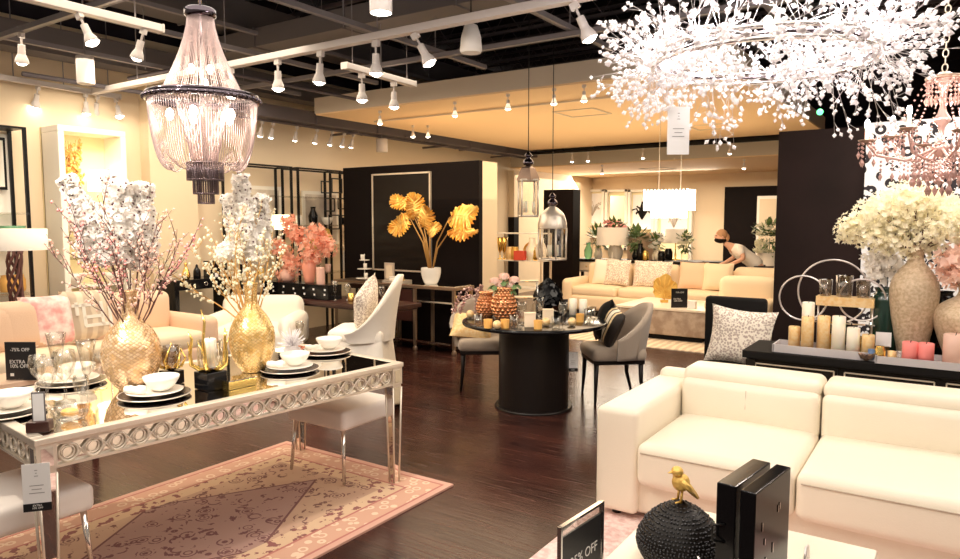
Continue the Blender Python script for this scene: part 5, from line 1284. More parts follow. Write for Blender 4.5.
# ---- console with plants behind the far sofa
k0 = Yz(577, 275, 12.6); k1 = Yz(700, 275, 12.6)
t = thing('console_table', 'dark console with drawers behind the far cream sofa', 'console', ((k0.x+k1.x)/2, 12.6, 0)); wk = k1.x-k0.x
MB().box((0, 0, .86), (wk, .45, .05)).build('console_top', 'black_wood', t, bev=.005)
for k in range(4): d = MB().box((-wk/2+wk*(k+.5)/4, -.2, .74), (wk/4-.03, .03, .16)).build('drawer', 'cream_fabric', t); MB().ball((-wk/2+wk*(k+.5)/4, -.225, .74), .015).build('knob', 'gold', d)
MB().box((0, .02, .73), (wk-.02, .38, .20)).build('case', 'white_paint', t)
for s in (-1, 1):
    for e in (-1, 1): MB().box((s*(wk/2-.04), e*.17, .315), (.05, .05, .63)).build('leg', 'black_wood', t)
def bush(q, label, n, r, sz, pots=None, flowers=None, name='potted_plant', seed=1, cat='plant', h0=.2):
    t = thing(name, label, cat, q); rn = random.Random(seed); mb = MB()
    for i in range(n):
        d = Vector((rn.gauss(0, 1), rn.gauss(0, 1), rn.gauss(0, 1)*.8+.4)).normalized()*r*rn.random()**.35; c = Vector((0, 0, h0+r*.9))+d
        _, pu, pw = basis(d+Vector((0, 0, .4))); s_ = sz*rn.uniform(.6, 1.4); dd = d.normalized()
        mb.add([c, c+dd*s_*.9+pu*s_*.5, c+dd*s_*2, c+dd*s_*.9-pu*s_*.5], [(0, 1, 2, 3)], 0, True)
        if flowers and i % 4 == 0:
            for j in range(5): a = 2*PI*j/5; mb.disc(c+dd*s_+(pu*math.cos(a)+pw*math.sin(a))*s_*.5, dd+pu*.3*math.cos(a), s_*.55, 6, 1)
    for i in range(7): a = i*.9; mb.tube([(0, 0, h0*.6), (r*.5*math.cos(a), r*.5*math.sin(a), h0+r*.9)], .006, 4, 0)
    mb.build('foliage', ['leaf_green' if n < 900 else 'leaf_green', flowers or 'petal_white'], t)
    MB().lathe(smooth_prof([(0, 0), (h0*.28, 0), (h0*.42, h0*.4), (h0*.3, h0*.8), (h0*.34, h0)]), n=24, cap=False).build('pot', pots or 'ceramic', t); return t
def CO(px, z=.886, y=12.55): q = Yz(px, 275, y); return (q.x, y, z)
bush(CO(598), 'dark green plant left of the cream lampshade on the far console', 130, .19, .07, 'ceramic', seed=1)
bush(CO(615), 'tall dark plant with pink flowers on the far console', 130, .19, .07, 'ceramic', 'petal_pink', seed=2, h0=.35)
bush(CO(636), 'leafy plant right of the cream lampshade on the far console', 130, .19, .07, 'black_gloss', seed=3)
bush(CO(656), 'white flowered plant before the framed photograph on the far console', 100, .14, .05, 'ceramic', 'petal_white', seed=4)
q = CO(612, .886, 12.35); lamp(q, 'far console table lamp with square cream shade', .30, .33, .30, False, 'ceramic', .95)
for k, (px, mm, kd) in enumerate(((640, 'black_gloss', 'vase'), (645, 'gold', 'jar'), (657, 'glass', 'vase'), (661, 'black_gloss', 'jar'), (588, 'green_glass', 'vase'), (594, 'glass', 'vase'))):
    glassware(CO(px, .886, 12.42), kd, {'black_gloss': 'black', 'gold': 'gold', 'glass': 'clear', 'green_glass': 'green'}[mm]+' '+kd+' on the far console, '+ordn[k]+' in the row', 1.3, 'vases on the far console', mm)
p0 = Yz(636, 232, 13.2); p1 = Yz(663, 262, 13.2)
t = thing('framed_picture', 'cream canvas leaning behind plants on the far console', 'picture', ((p0.x+p1.x)/2, 12.78, p1.z-.02)); MB().box((0, 0, (p0.z-p1.z)/2+.02), (p1.x-p0.x, .03, p0.z-p1.z)).build('canvas', 'peach_fabric', t)
# lower console right, in front of the black far panel
k0 = Yz(664, 275, 13.2); k1 = Yz(724, 275, 13.2)
t = thing('console_table', 'grey wooden console left of the masked person', 'console', ((k0.x+k1.x)/2, 13.2, 0)); wk = k1.x-k0.x
MB().box((0, 0, .84), (wk, .45, .06)).build('console_top', 'black_wood', t, bev=.005); MB().box((0, 0, .5), (wk-.1, .4, .62)).build('case', 'stone_block', t, bev=.005)
for s in (-1, 1): MB().box((s*(wk/2-.08), 0, .095), (.08, .38, .19)).build('foot', 'black_wood', t)
q = Yz(675, 270, 13.1); lamp((q.x, 13.1, .871), 'lamp with small cream shade at the far right console', .22, .26, .35, False, 'gold')
q = Yz(684, 270, 13.0); bush((q.x, 13.05, .871), 'yellow green flowering plant on the far right console', 90, .16, .05, 'glass', 'petal_cream', seed=8)
q = Yz(668, 270, 13.0); glassware((q.x, 13.0, .871), 'jar', 'black jar at the left of the far right console', 1.6, None, 'black_gloss')
# ---- lit niches with pictures in the back wall
for k, (x0, x1, ytop, ybot) in enumerate(((581, 605, 190, 238), (607, 628, 190, 250), (630, 655, 190, 245), (657, 692, 190, 262))):
    a = Yz(x0, ytop, 17.28); c = Yz(x1, ybot, 17.28); w_ = c.x-a.x; h_ = a.z-c.z
    t = thing('wall_niche_panel', ['yellow lit display panel leftmost on the far wall', 'narrow mirrored display panel second on the far wall', 'lit display panel with black floral picture on the far wall', 'wide yellow display panel behind the glass fringe lamp'][k], 'display panel', ((a.x+c.x)/2, 17.24, (a.z+c.z)/2)); 
    mb = MB()
    for s in (-1, 1): mb.box((s*(w_/2-.03), -.02, 0), (.07, .14, h_)); mb.box((0, -.02, s*(h_/2-.03)), (w_, .14, .06))
    mb.build('frame', 'white_paint', t); MB().box((0, .03, 0), (w_-.1, .02, h_-.1)).build('back_panel', 'yellow_wall', t)
    for z in ((-.3,) if k != 1 else (-.35, -.05)): MB().box((0, -.02, z), (w_-.1, .1, .02)).build('shelf', 'white_paint', t)
    pw_ = w_*.72; mb = MB().box((0, .015, .14), (pw_, .012, h_*.62)); mb.build('picture', 'mirror' if k == 1 else 'white_card', t)
    if k != 1:
        mb = MB(); rn = random.Random(k+70)
        for i in range(22 if k else 12): a_ = rn.uniform(.6, 2.5); l = rn.uniform(.15, .42); mb.tube([(0, .003, -.05), (math.cos(a_)*l*.5+rn.uniform(-.05, .05), .002, .12+l*.3), (math.cos(a_)*l, .003, -.05+math.sin(a_)*l*1.1)], .008 if k != 2 else .02, 4)
        mb.build('printed_stems', 'black_matte' if k == 2 else 'art_grey', t)
area('ceiling_light_far_wall', (-6.4, 16.2, 2.6), 4, .6, 95, (1, .90, .74), (math.radians(-35), 0, 0))
# ---- glass fringe ceiling lamp
p = Dz(669, 218, 9.5); t = thing('fringe_chandelier', 'rectangular glowing glass fringe chandelier over the far lounge', 'chandelier', p, 0)
for r_, (wx_, wy_, z0, z1) in enumerate(((.58, .30, .10, .38), (.40, .2, .0, .12))):
    mb = MB(); n = 13 if r_ == 0 else 9
    for i in range(n):
        for (x, y) in ((-wx_/2+wx_*i/(n-1), -wy_/2), (-wx_/2+wx_*i/(n-1), wy_/2)): mb.tube([(x, y, z0), (x, y, z1)], .017, 6)
    for i in range(5):
        for x in (-wx_/2, wx_/2): mb.tube([(x, -wy_/2+wy_*i/4, z0), (x, -wy_/2+wy_*i/4, z1)], .017, 6)
    mb.build('glass_fringe', 'lit_crystal', t)
MB().box((0, 0, .37), (.6, .32, .02)).build('frame', 'chrome', t)
MB().tube([(-.15, 0, .37), (-.15, 0, 4.86-p.z)], .004, 4).tube([(.15, 0, .37), (.15, 0, 4.86-p.z)], .004, 4).build('rods', 'chrome', t)
# shelf display seen between partition and black column
q0 = Yz(497, 275, 10.5); q1 = Yz(543, 275, 10.5)
t = thing('display_shelf', 'silver framed display shelf of accessories behind the lanterns', 'shelf', ((q0.x+q1.x)/2, 10.6, 0)); wd_ = q1.x-q0.x
for s in (-1, 1):
    for e in (-1, 1): MB().box((s*wd_/2, e*.17, .7), (.03, .03, 1.4)).build('post', 'silver_champagne', t)
for z in (.45, .93, 1.40): MB().box((0, 0, z), (wd_, .36, .02)).build('shelf_board', 'white_paint', t)
rn = random.Random(77)
for k, (px, kd, mm) in enumerate(((500, 'flute', 'gold'), (504, 'flute', 'gold'), (510, 'jar', 'candle_gold'), (515, 'jar', 'gold_paint'), (532, 'vase', 'candle_white'), (537, 'jar', 'gold'), (541, 'vase', 'ceramic'))):
    glassware((Yz(px, 260, 10.5).x, 10.5, .941), kd, 'gold or cream ornament behind the lanterns, '+ordn[k]+' from the left', 1.6, 'ornaments behind the lanterns', mm)
solo('red_label_box', MB().box((0, 0, .08), (.2, .1, .16)), 'red_box', 'small red box on the shelf behind the lanterns', 'box', (Yz(520, 260, 10.45).x, 10.45, .941))
solo('ring_ornament', MB().ring((0, 0, .16), .13, .022, 28, 8, axis='Y').box((0, 0, .015), (.1, .08, .03)), 'gold_paint', 'golden ring ornament on the shelf behind the lanterns', 'ornament', (Yz(528, 260, 10.5).x, 10.6, .941))
rn = random.Random(5); qv = Yz(541, 262, 10.5)
# tall greenery vase near the person
q = Yz(759, 262, 12.4)
t = thing('plinth_table', 'white round plinth under the tall white vase of greenery', 'plinth', (q.x+.05, 12.95, 0)); MB().lathe([(.3, 0), (.3, .03), (.22, .05), (.22, .40), (.3, .42), (.3, .45)], n=32).build('body', 'white_paint', t)
t = bush((q.x+.05, 12.95, .451), 'white vase of pale green leaves beside the masked person', 200, .27, .06, 'ceramic', 'petal_cream', seed=9, h0=.62)

# ---- person leaning over the sofa back, masked
def skin_body(name, verts, edges, radii, m, parent, root=0, sub=2, smooth=True):
    me = bpy.data.meshes.new(name); me.from_pydata([tuple(v) for v in verts], edges, []); o = bpy.data.objects.new(name, me); COL.objects.link(o)
    sk = o.modifiers.new('skin', 'SKIN'); sk.use_smooth_shade = True
    for i, r in enumerate(radii):
        r = (r, r) if not isinstance(r, tuple) else r; me.skin_vertices[0].data[i].radius = r
    me.skin_vertices[0].data[root].use_root = True
    ss = o.modifiers.new('sub', 'SUBSURF'); ss.levels = sub; ss.render_levels = sub
    bpy.context.view_layer.update(); ev = o.evaluated_get(bpy.context.evaluated_depsgraph_get()); nm = bpy.data.meshes.new_from_object(ev)
    bpy.data.objects.remove(o); nm.materials.clear(); nm.materials.append(MT[m])
    for p_ in nm.polygons: p_.use_smooth = True
    o = bpy.data.objects.new(name, nm); COL.objects.link(o); o.parent = parent; return o
pq = Yz(735, 262, 10.1+1.95)
PX, PY = Yz(754, 262, 12.05).x, 12.05
per = thing('person', 'person in white t-shirt and black mask leaning over the far sofa', 'person', (PX, PY, 0), math.radians(-58))
per.scale = (.95, .95, .95)
def stoop(p):
    x, y, z = p
    return (x, y-(z-.92)*.60, .92+(z-.92)*.68) if z > .92 else p
# local: faces -Y, with a stoop forward
J = [(0, .10, .92), (0, .06, 1.06), (0, -.02, 1.22), (0, -.07, 1.36), (0, -.12, 1.45), (0, -.17, 1.52),
     (-.10, .10, .86), (-.11, .06, .48), (-.11, .10, .08), (-.11, .0, .04), (.10, .10, .86), (.11, .08, .48), (.11, .14, .08), (.11, .04, .04),
     (-.17, -.05, 1.36), (-.24, -.12, 1.14), (-.22, -.32, .98), (-.21, -.39, .95), (.17, -.05, 1.36), (.24, -.12, 1.14), (.20, -.33, .99), (.19, -.40, .96)]
Ed = [(0, 1), (1, 2), (2, 3), (3, 4), (4, 5), (0, 6), (6, 7), (7, 8), (8, 9), (0, 10), (10, 11), (11, 12), (12, 13), (3, 14), (14, 15), (15, 16), (16, 17), (3, 18), (18, 19), (19, 20), (20, 21)]
Rr = [(.16, .12), (.15, .11), (.16, .11), (.13, .09), .055, .05, .085, .058, .04, .045, .085, .058, .04, .045, .058, .044, .030, .032, .058, .044, .030, .032]
J += [(-.21, -.46, .94), (-.19, -.455, .945), (-.23, -.455, .945), (-.175, -.42, .95), (.19, -.47, .95), (.17, -.465, .955), (.21, -.465, .955), (.155, -.43, .96)]
Ed += [(17, 22), (17, 23), (17, 24), (17, 25), (21, 26), (21, 27), (21, 28), (21, 29)]; Rr += [.010]*8
J = [stoop(p) if i not in (16, 17, 20, 21) and i < 22 else (p[0], p[1]-.12, p[2]-.02) for i, p in enumerate(J)]
body = skin_body('body', J, Ed, Rr, 'skin', per)
hd = MB(); vs = []; 
hd.ball((0, -.20, 1.62), (.075, .095, .115), n=20, k=14)
hd.tube([(0, -.292, 1.635), (0, -.308, 1.605)], [.010, .016], 6)
for s in (-1, 1): hd.ball((s*.076, -.19, 1.61), (.012, .02, .03), n=8, k=6)
hb = hd.build('head', 'skin', body); HS = Vector(stoop((0, -.16, 1.52)))-Vector((0, -.16, 1.52))+Vector((0, -.02, .0)); hb.location = HS
MB().ball((0, -.205, 1.565), (.076, .105, .055), n=18, k=10).build('face_mask', 'black_matte', per, loc=HS)
for s in (-1, 1): MB().ball((s*.03, -.288, 1.64), .010, n=8, k=6).build('eye', 'black_gloss', body, loc=HS)
hr = MB(); hr.ball((0, -.185, 1.655), (.085, .10, .098), n=20, k=12); hr.ball((0, -.10, 1.61), (.06, .05, .07), n=12, k=8); hr.build('hair', 'hair_blond', per, loc=HS)
SJ = [(0, .10, .90), (0, .06, 1.06), (0, -.02, 1.22), (0, -.06, 1.35), (0, -.09, 1.42), (-.17, -.05, 1.365), (-.225, -.10, 1.2), (.17, -.05, 1.365), (.225, -.10, 1.2)]
SJ = [stoop(p) for p in SJ]
skin_body('shirt', SJ, [(0, 1), (1, 2), (2, 3), (3, 4), (3, 5), (5, 6), (3, 7), (7, 8)], [(.19, .145), (.175, .135), (.185, .13), (.15, .105), (.075, .075), .082, .072, .082, .072], 'shirt_white', per)
TJ = [(0, .10, .90), (-.10, .10, .84), (-.11, .06, .48), (-.11, .10, .12), (.10, .10, .84), (.11, .08, .48), (.11, .14, .12)]
skin_body('trousers', TJ, [(0, 1), (1, 2), (2, 3), (0, 4), (4, 5), (5, 6)], [(.17, .13), .105, .078, .065, .105, .078, .065], 'trousers', per)
# ================================================================ black console behind the white sofa
C0 = P(742, 350, .76)
cx0, cyf = C0.x, 4.82; cx1 = 1.1
t = thing('console_table', 'long black console with silver drawer trims behind the white sofa', 'console', ((cx0+cx1)/2, cyf+.24, 0)); wc = cx1-cx0
MB().box((0, 0, .735), (wc, .50, .05)).build('console_top', 'black_matte', t, bev=.005)
MB().box((0, .01, .60), (wc-.10, .42, .22)).build('case', 'black_wood', t, bev=.004)
for k in range(4):
    w_ = (wc-.1)/4; x = -wc/2+.05+w_*(k+.5); d = MB().box((x, -.206, .60), (w_-.02, .014, .18)).build('drawer', 'black_wood', t)
    mb = MB()
    for s in (-1, 1): mb.box((x+s*(w_/2-.03), -.216, .60), (.008, .008, .15)); mb.box((x, -.216, .60+s*.075), (w_-.06, .008, .008))
    mb.build('drawer_trim', 'silver_champagne', d); MB().ring((x, -.225, .585), .03, .005, 20, 5, axis='Y').build('ring_pull', 'chrome', d)
for sx in (-1, 1):
    for sy in (-1, 1): MB().box((sx*(wc/2-.05), sy*.2, .35), (.06, .06, .70)).build('leg', 'black_wood', t)
MB().box((0, 0, .12), (wc-.1, .40, .03)).build('shelf', 'black_wood', t)
def CT(px, y): return (Yz(px, 340, y).x, y, .7605)
# long grey tray with candles
a, b_ = CT(776, 4.95), CT(884, 4.95); tray(((a[0]+b_[0])/2, 4.97, .7605), b_[0]-a[0], .22, .05, 'tray_grey', 'long grey tray of pillar candles on the black console')
a, b_ = CT(878, 4.9), CT(985, 4.9); tray(((a[0]+b_[0])/2, 4.93, .7605), b_[0]-a[0], .24, .045, 'tray_grey', 'second grey tray with pink candles at the right picture edge')
zt = .771
cand = [(794, 344, 4.97, .036, .15, 'candle_gold', 'short gold glittered candle at left end of the tray'), (807, 344, 5.02, .038, .31, 'candle_white', 'tall white candle behind the gold candles'), (807, 344, 4.93, .038, .225, 'candle_gold', 'gold candle second from the left end of the tray'),
        (823, 344, 4.95, .038, .235, 'candle_gold', 'gold candle third from the left end of the tray'), (838, 344, 4.95, .040, .24, 'candle_white', 'ivory candle right of the gold candles'), (853, 344, 4.94, .038, .175, 'candle_white', 'short ivory candle before the wire rings'), (868, 346, 4.93, .036, .14, 'candle_gold', 'low honey candle near the right end of the tray')]
for px, py, y, r, h, mm, lab in cand:
    q = Yz(px, py, y); t = thing('pillar_candle', lab, 'candle', (q.x, y, zt), 0, 'pillar candles on the grey tray')
    MB().lathe([(0, 0), (r, 0), (r, h), (r*.9, h+.004), (r*.3, h-.006), (0, h-.006)], n=26, cap=False).build('wax', mm, t); MB().tube([(0, 0, h-.006), (.003, 0, h+.014)], .002, 4).build('wick', 'black_matte', t)
for px, mm, h in ((910, 'candle_pink', .125), (926, 'candle_pink', .125), (955, 'petal_blush', .19)):
    q = Yz(px, 350, 4.86); r = .042 if px < 950 else .06; t = thing('pillar_candle', {910: 'coral pink pillar candle, left of the pair', 926: 'coral pink pillar candle, right of the pair', 955: 'large blush pillar candle at the right picture edge'}[px], 'candle', (q.x, 4.87, zt))
    MB().lathe([(0, 0), (r, 0), (r, h), (r*.9, h+.004), (r*.3, h-.006), (0, h-.006)], n=26, cap=False).build('wax', mm, t); MB().tube([(0, 0, h-.006), (.003, 0, h+.014)], .002, 4).build('wick', 'black_matte', t)
# wire ring cake stand with glass votives
q = Yz(845, 300, 5.12)
t = thing('ring_stand', 'silver wire stand of big overlapping rings with glass votives', 'candle stand', (q.x, 5.15, .7605))
for px, py, R_, dy in ((803, 298, .150, 0), (833, 292, .215, .03), (862, 300, .135, -.02)):
    c = Yz(px, py, 5.15+dy); MB().ring((c.x-q.x, dy, max(c.z-.76, R_+.0)), R_, .006, 48, 6, axis='Y').build('wire_ring', 'wire_silver', t)
MB().box((0, 0, .33), (.34, .12, .06)).build('shelf', 'candle_gold', t); MB().box((0, 0, .19), (.36, .12, .01)).build('shelf', 'mirror', t)
for s in (-1, 1): MB().tube([(s*.16, 0, 0), (s*.16, 0, .33)], .006, 6).build('leg', 'wire_silver', t)
for k, (dx, dz, s_) in enumerate(((-.12, .36, 1.1), (-.01, .36, 1.4), (.10, .36, 1.1))):
    glassware((q.x+dx, 5.15, .7605+dz), 'tumbler', 'glass votive on the silver ring stand, '+['left', 'middle', 'right'][k], s_, 'glass votives on the ring stand', 'smoke_glass')
for k, (px, z, mm) in enumerate(((832, .0, 'gold'), (846, .0, 'smoke_glass'), (858, .0, 'gold'), (870, 0, 'smoke_glass'))):
    glassware((Yz(px, 330, 5.10).x, 5.10, .7605), 'jar', {'gold': 'gold', 'smoke_glass': 'smoky'}[mm]+' jar behind the candle tray, '+['leftmost', 'second', 'third', 'rightmost'][k], .8, 'jars behind the candle tray', mm)
# small things before the big vase
for k, (px, kd, mm) in enumerate(((872, 'tumbler', 'blue_glass'), (880, 'jar', 'gold'), (892, 'tumbler', 'candle_gold'), (900, 'tumbler', 'glass'))):
    glassware((Yz(px, 350, 4.86).x, 4.87, zt), kd, {'blue_glass': 'blue glass tumbler', 'gold': 'gold jar', 'candle_gold': 'honey votive', 'glass': 'clear tumbler'}[mm]+' left of the coral candles', .62, 'votives left of the coral candles', mm)
mb = MB()
for k in range(9): a = 2*PI*k/9; mb.octa((.022*math.cos(a), .022*math.sin(a), .03), .018, (math.cos(a), math.sin(a), .8), 2.0)
q = Yz(866, 357, 4.83); solo('star_ornament', mb.ball((0, 0, .02), .02), 'bronze_mesh', 'small bronze star ornament at the console front edge', 'ornament', (q.x, 4.845, .7605))
q = Yz(884, 328, 5.0); t = thing('price_card', 'small white card standing before the big textured vase', 'card', (q.x, 5.0, .7605+.075), .1)
MB().box((0, 0, .045), (.085, .004, .09)).build('card', 'white_card', t); MB().box((0, .02, -.035), (.07, .05, .08)).build('stand', 'smoke_glass', t)
# big vases
BV = [(r*.86, z*1.17) for r, z in [(0, 0), (.085, 0), (.10, .03), (.145, .20), (.175, .36), (.165, .46), (.11, .53), (.065, .57), (.052, .62), (.060, .67), (.05, .67)]]
q = Yz(912, 340, 5.16); qv = (q.x, 5.12, .7605)
vase_at(qv, BV, 'vase_stone', 'tall shouldered gold textured vase holding cream blossoms', s=.90)
q2 = Yz(966, 340, 5.2); vase_at((q2.x, 5.1, .7605), [(r*1.25, z*.64) for r, z in BV], 'vase_stone', 'shorter gold textured vase cut by the right picture edge', s=.95)
q3 = Yz(884, 340, 5.22); vase_at((q3.x, 5.20, .7605), [(0, 0), (.08, 0), (.085, .04), (.085, .36), (.06, .42), (.07, .45), (.06, .45)], 'vase_green', 'dark green ribbed vase behind the textured vase', s=.95, flute=.04, nf=22)
vase_at((Yz(941, 340, 5.25).x, 5.24, .7605), [(0, 0), (.06, 0), (.075, .04), (.075, .34), (.05, .40), (.06, .42)], 'black_gloss', 'black vase between the two textured vases')
# cream blossoms
rn = random.Random(44); vt = Vector((qv[0], qv[1], .7605+.66))
bl_ = [(852, 222, 'far left low tip'), (866, 212, 'left outer'), (880, 203, 'upper left'), (897, 194, 'top left'), (912, 190, 'top centre'), (930, 196, 'top right'), (946, 204, 'upper right'), (890, 224, 'centre left'), (910, 216, 'centre'), (930, 222, 'centre right'), (950, 226, 'right'), (962, 214, 'rightmost'), (900, 240, 'low centre left'), (925, 242, 'low centre right'), (876, 236, 'low left'), (846, 228, 'lowest far left tip'), (884, 212, 'upper inner left'), (938, 212, 'upper inner right'), (922, 204, 'upper inner centre')]
for k, (px, py, lab) in enumerate(bl_):
    c = Yz(px, py, 5.12+rn.uniform(-.14, .14))-vt
    solo('cream_blossom_stem', cluster_mb(rn, [c, c*.9+Vector((.04, .03, -.03)), c*.86+Vector((-.05, -.04, .0))], 52, .085, .021), ['twig', 'petal_cream'], 'cream yellow blossom stem over the console, '+lab, 'flower', vt, 0, 'cream blossom stems')
vt3 = Vector((q3.x, 5.20, .7605+.40))
for k, (px, py) in enumerate(((872, 262), (884, 256), (892, 266), (880, 272))):
    c = Yz(px, py, 5.18)-vt3; solo('white_flower_stem', cluster_mb(rn, [c], 40, .075, .03), ['leaf_dark', 'petal_white'], 'white flower head over the dark green vase, '+['left', 'top', 'right', 'low'][k], 'flower', vt3, 0, 'white flowers in the green vase')
vt4 = Vector((q2.x, 5.1, .7605+.42))
for k, (px, py) in enumerate(((948, 262), (960, 250), (955, 274), (966, 266))):
    c = Yz(px, py, 5.05)-vt4; solo('blush_flower_stem', cluster_mb(rn, [c], 44, .09, .035), ['leaf_dark', 'petal_blush'], 'blush flower head at the right edge, '+['left', 'top', 'low', 'right'][k], 'flower', vt4, 0, 'blush flowers in the shorter textured vase')
# leopard panel on the right wall
a = Yz(867, 128, 6.97); t = thing('wall_panel', 'white wall panel printed with black leopard spots', 'artwork', (a.x+.95, 6.975, 1.28)); MB().box((0, 0, 0), (1.9, .04, 2.36)).build('panel', 'leopard', t)
# black chair with leopard pillow between sofa and console
a = Yz(707, 296, 5.9); b_ = Yz(769, 296, 5.9)
t = thing('armchair', 'black high back chair with speckled pillow left of the black console', 'chair', ((a.x+b_.x)/2-.02, 5.75, 0)); wch = b_.x-a.x
zc = a.z
MB().rbox((0, .20, (zc+.3)/2), (wch, .09, zc-.3), .03, n=8).build('backrest', 'black_matte', t)
MB().rbox((0, -.06, .42), (wch-.06, .52, .13), .04).build('seat', 'black_matte', t)
for sx in (-1, 1):
    for sy in (-1, 1): MB().tube([(sx*(wch/2-.05), sy*.2, .38), (sx*(wch/2-.04), sy*.22, 0)], [.022, .014], 8).build('leg', 'black_wood', t)
o = solo('throw_pillow', MB().pillow(.50, .46, .16, n=16, pinch=.12), 'speckle', 'beige and white speckled pillow on the black high back chair', 'pillow', ((a.x+b_.x)/2+.08, 5.60, .49)); o.rotation_euler = (-.2, .08, .05)

# ================================================================ white leather sofa
SX0 = -1.57; SX1 = 1.45
t = thing('sofa', 'large white leather sofa with adjustable headrests in the foreground right', 'sofa', (0, 0, 0.012))
zz = lambda px, py, y: Yz(px, py, y).z
ys, yb = 3.47, 4.52
MB().rbox(((SX0+SX1)/2, 4.02, .16), (SX1-SX0-.3, 1.0, .26), .03).build('base', 'white_leather', t)
for s, x in ((1, SX0+.12), (-1, SX1-.12)):
    MB().rbox((x, (ys+yb)/2, .315), (.24, yb-ys, .57), .035, (.0, 0, .006), n=12).build('armrest', 'white_leather', t)
mid = P(800, 480, .40).x
mid = -.57
seats = ((SX0+.29, -.27), (-.27, SX1-.29)); 
mx = Yz(797, 470, 3.5).x
seats = ((SX0+.24, mx), (mx, SX1-.24))
for x0, x1 in seats:
    MB().rbox(((x0+x1)/2, 3.84, .325), (x1-x0-.006, .80, .23), .045, (0, .01, .025), n=16).build('seat_cushion', 'white_leather', t)
    MB().tube([(x0+.03, 3.437, .395), ((x0+x1)/4*1+x0/2, 3.431, .398), ((x0+x1)/2, 3.428, .400), ((x0+x1)/4+x1/2, 3.431, .398), (x1-.03, 3.437, .395)], .0035, 5).build('seam', 'seam', t)
    bk = MB().rbox(((x0+x1)/2, 4.28, .525), (x1-x0-.008, .24, .27), .045, (0, .02, 0), n=16); ob = bk.build('back_cushion', 'white_leather', t)
    MB().tube([((x0+x1)/2, 4.152, .44), ((x0+x1)/2, 4.141, .53), ((x0+x1)/2, 4.15, .63)], .0025, 5).build('seam', 'seam', ob)
    MB().rbox(((x0+x1)/2, 4.33, .672), (x1-x0-.006, .27, .10), .045, (0, .0, .008), n=16).build('headrest', 'white_leather', t)
MB().rbox(((SX0+SX1)/2, 4.46, .36), (SX1-SX0-.04, .12, .58), .04).build('back_panel', 'white_leather', t)
for x in (SX0+.1, SX1-.1):
    for y in (ys+.08, yb-.08): MB().cyl((x, y, 0), .025, .04, 14).build('foot', 'black_metal', t)
solo('area_rug', MB().box((0, 0, .006), (2.9, 2.3, .012)), 'shag', 'shaggy pink rug under the white sofa and marble coffee table', 'rug', (-.15, 2.75, 0))
# ================================================================ marble coffee table and what stands on it
t = thing('coffee_table', 'cream marble coffee table at the bottom right', 'coffee table', (-.58, 2.22, .012))
CW, CL = .80, 1.15; t.location = (-.57, 2.28, .012)
MB().box((0, 0, .39), (CW, CL, .04)).build('table_top', 'marble', t, bev=.006)
MB().box((0, 0, .19), (CW-.16, CL-.16, .36)).build('base', 'white_paint', t, bev=.004)
TZ2 = .4222
# black hobnail jar with golden bird
q = P(680, 556, TZ2); q = Dz(679, 560, 2.37)
j = thing('lidded_jar', 'round black hobnail jar with a golden bird knob', 'jar', (q.x, q.y, TZ2))
JP = smooth_prof([(0, 0), (.10, 0), (.125, .03), (.145, .085), (.142, .13), (.125, .165)])
MB().lathe(JP, n=48, cap=False).build('jar_body', 'black_wood', j)
ld = MB().lathe(smooth_prof([(.128, .165), (.108, .198), (.078, .232), (.044, .258), (.022, .270), (.012, .282), (0, .286)]), n=48, cap=False).build('lid', 'black_wood', j)
mb = MB()
for z_, r_ in [(.012+.0125*i, None) for i in range(13)]+[(.178, .121), (.192, .112), (.206, .102), (.220, .090), (.232, .079), (.243, .065), (.254, .049), (.263, .034)]:
    if r_ is None: r_ = next(a[0]+(b[0]-a[0])*(z_-a[1])/max(b[1]-a[1], 1e-6) for a, b in zip(JP, JP[1:]) if a[1] <= z_ <= b[1])
    n = max(8, int(2*PI*r_/.0125))
    ph = rn.uniform(0, 1)
    for k in range(n): a = 2*PI*(k+ph+rn.uniform(-.18, .18))/n; dz = rn.uniform(-.003, .003); mb.ball((r_*math.cos(a), r_*math.sin(a), z_+dz), rn.uniform(.0045, .006), n=6, k=4)
mb.build('hobnails', 'hobnail_dot', j)['kind'] = 'stuff'
bz = .282
bd = MB(); bd.ball((0, 0, bz+.060), (.021, .027, .030), n=16, k=12); bd.ball((0, -.012, bz+.096), (.016, .018, .017), n=14, k=10)
bd.tube([(0, -.026, bz+.096), (0, -.042, bz+.092)], [.006, .001], 6); bd.tube([(0, .012, bz+.055), (0, .040, bz+.022), (0, .055, bz+.005)], [.015, .010, .005], 6)
for s in (-1, 1): bd.tube([(s*.018, -.008, bz+.074), (s*.024, .012, bz+.052), (s*.010, .040, bz+.025)], [.010, .010, .003], 6); bd.tube([(s*.008, 0, bz+.035), (s*.009, -.004, bz-.004)], .004, 5); bd.tube([(s*.009, -.004, bz), (s*.011, -.022, bz-.002)], .003, 5)
bb = bd.build('bird', 'gold_paint', ld); bb.scale = (1.55, 1.15, 1.35); bb.location = (0, 0, -bz*.35)
j.rotation_euler = (0, 0, math.radians(-50)); j.scale = (1, 1, .80)
for s in (-1, 1): MB().ring((s*.15, 0, .10), .022, .005, 20, 6, axis='X' if False else 'Y').build('ring_handle', 'chrome', j)
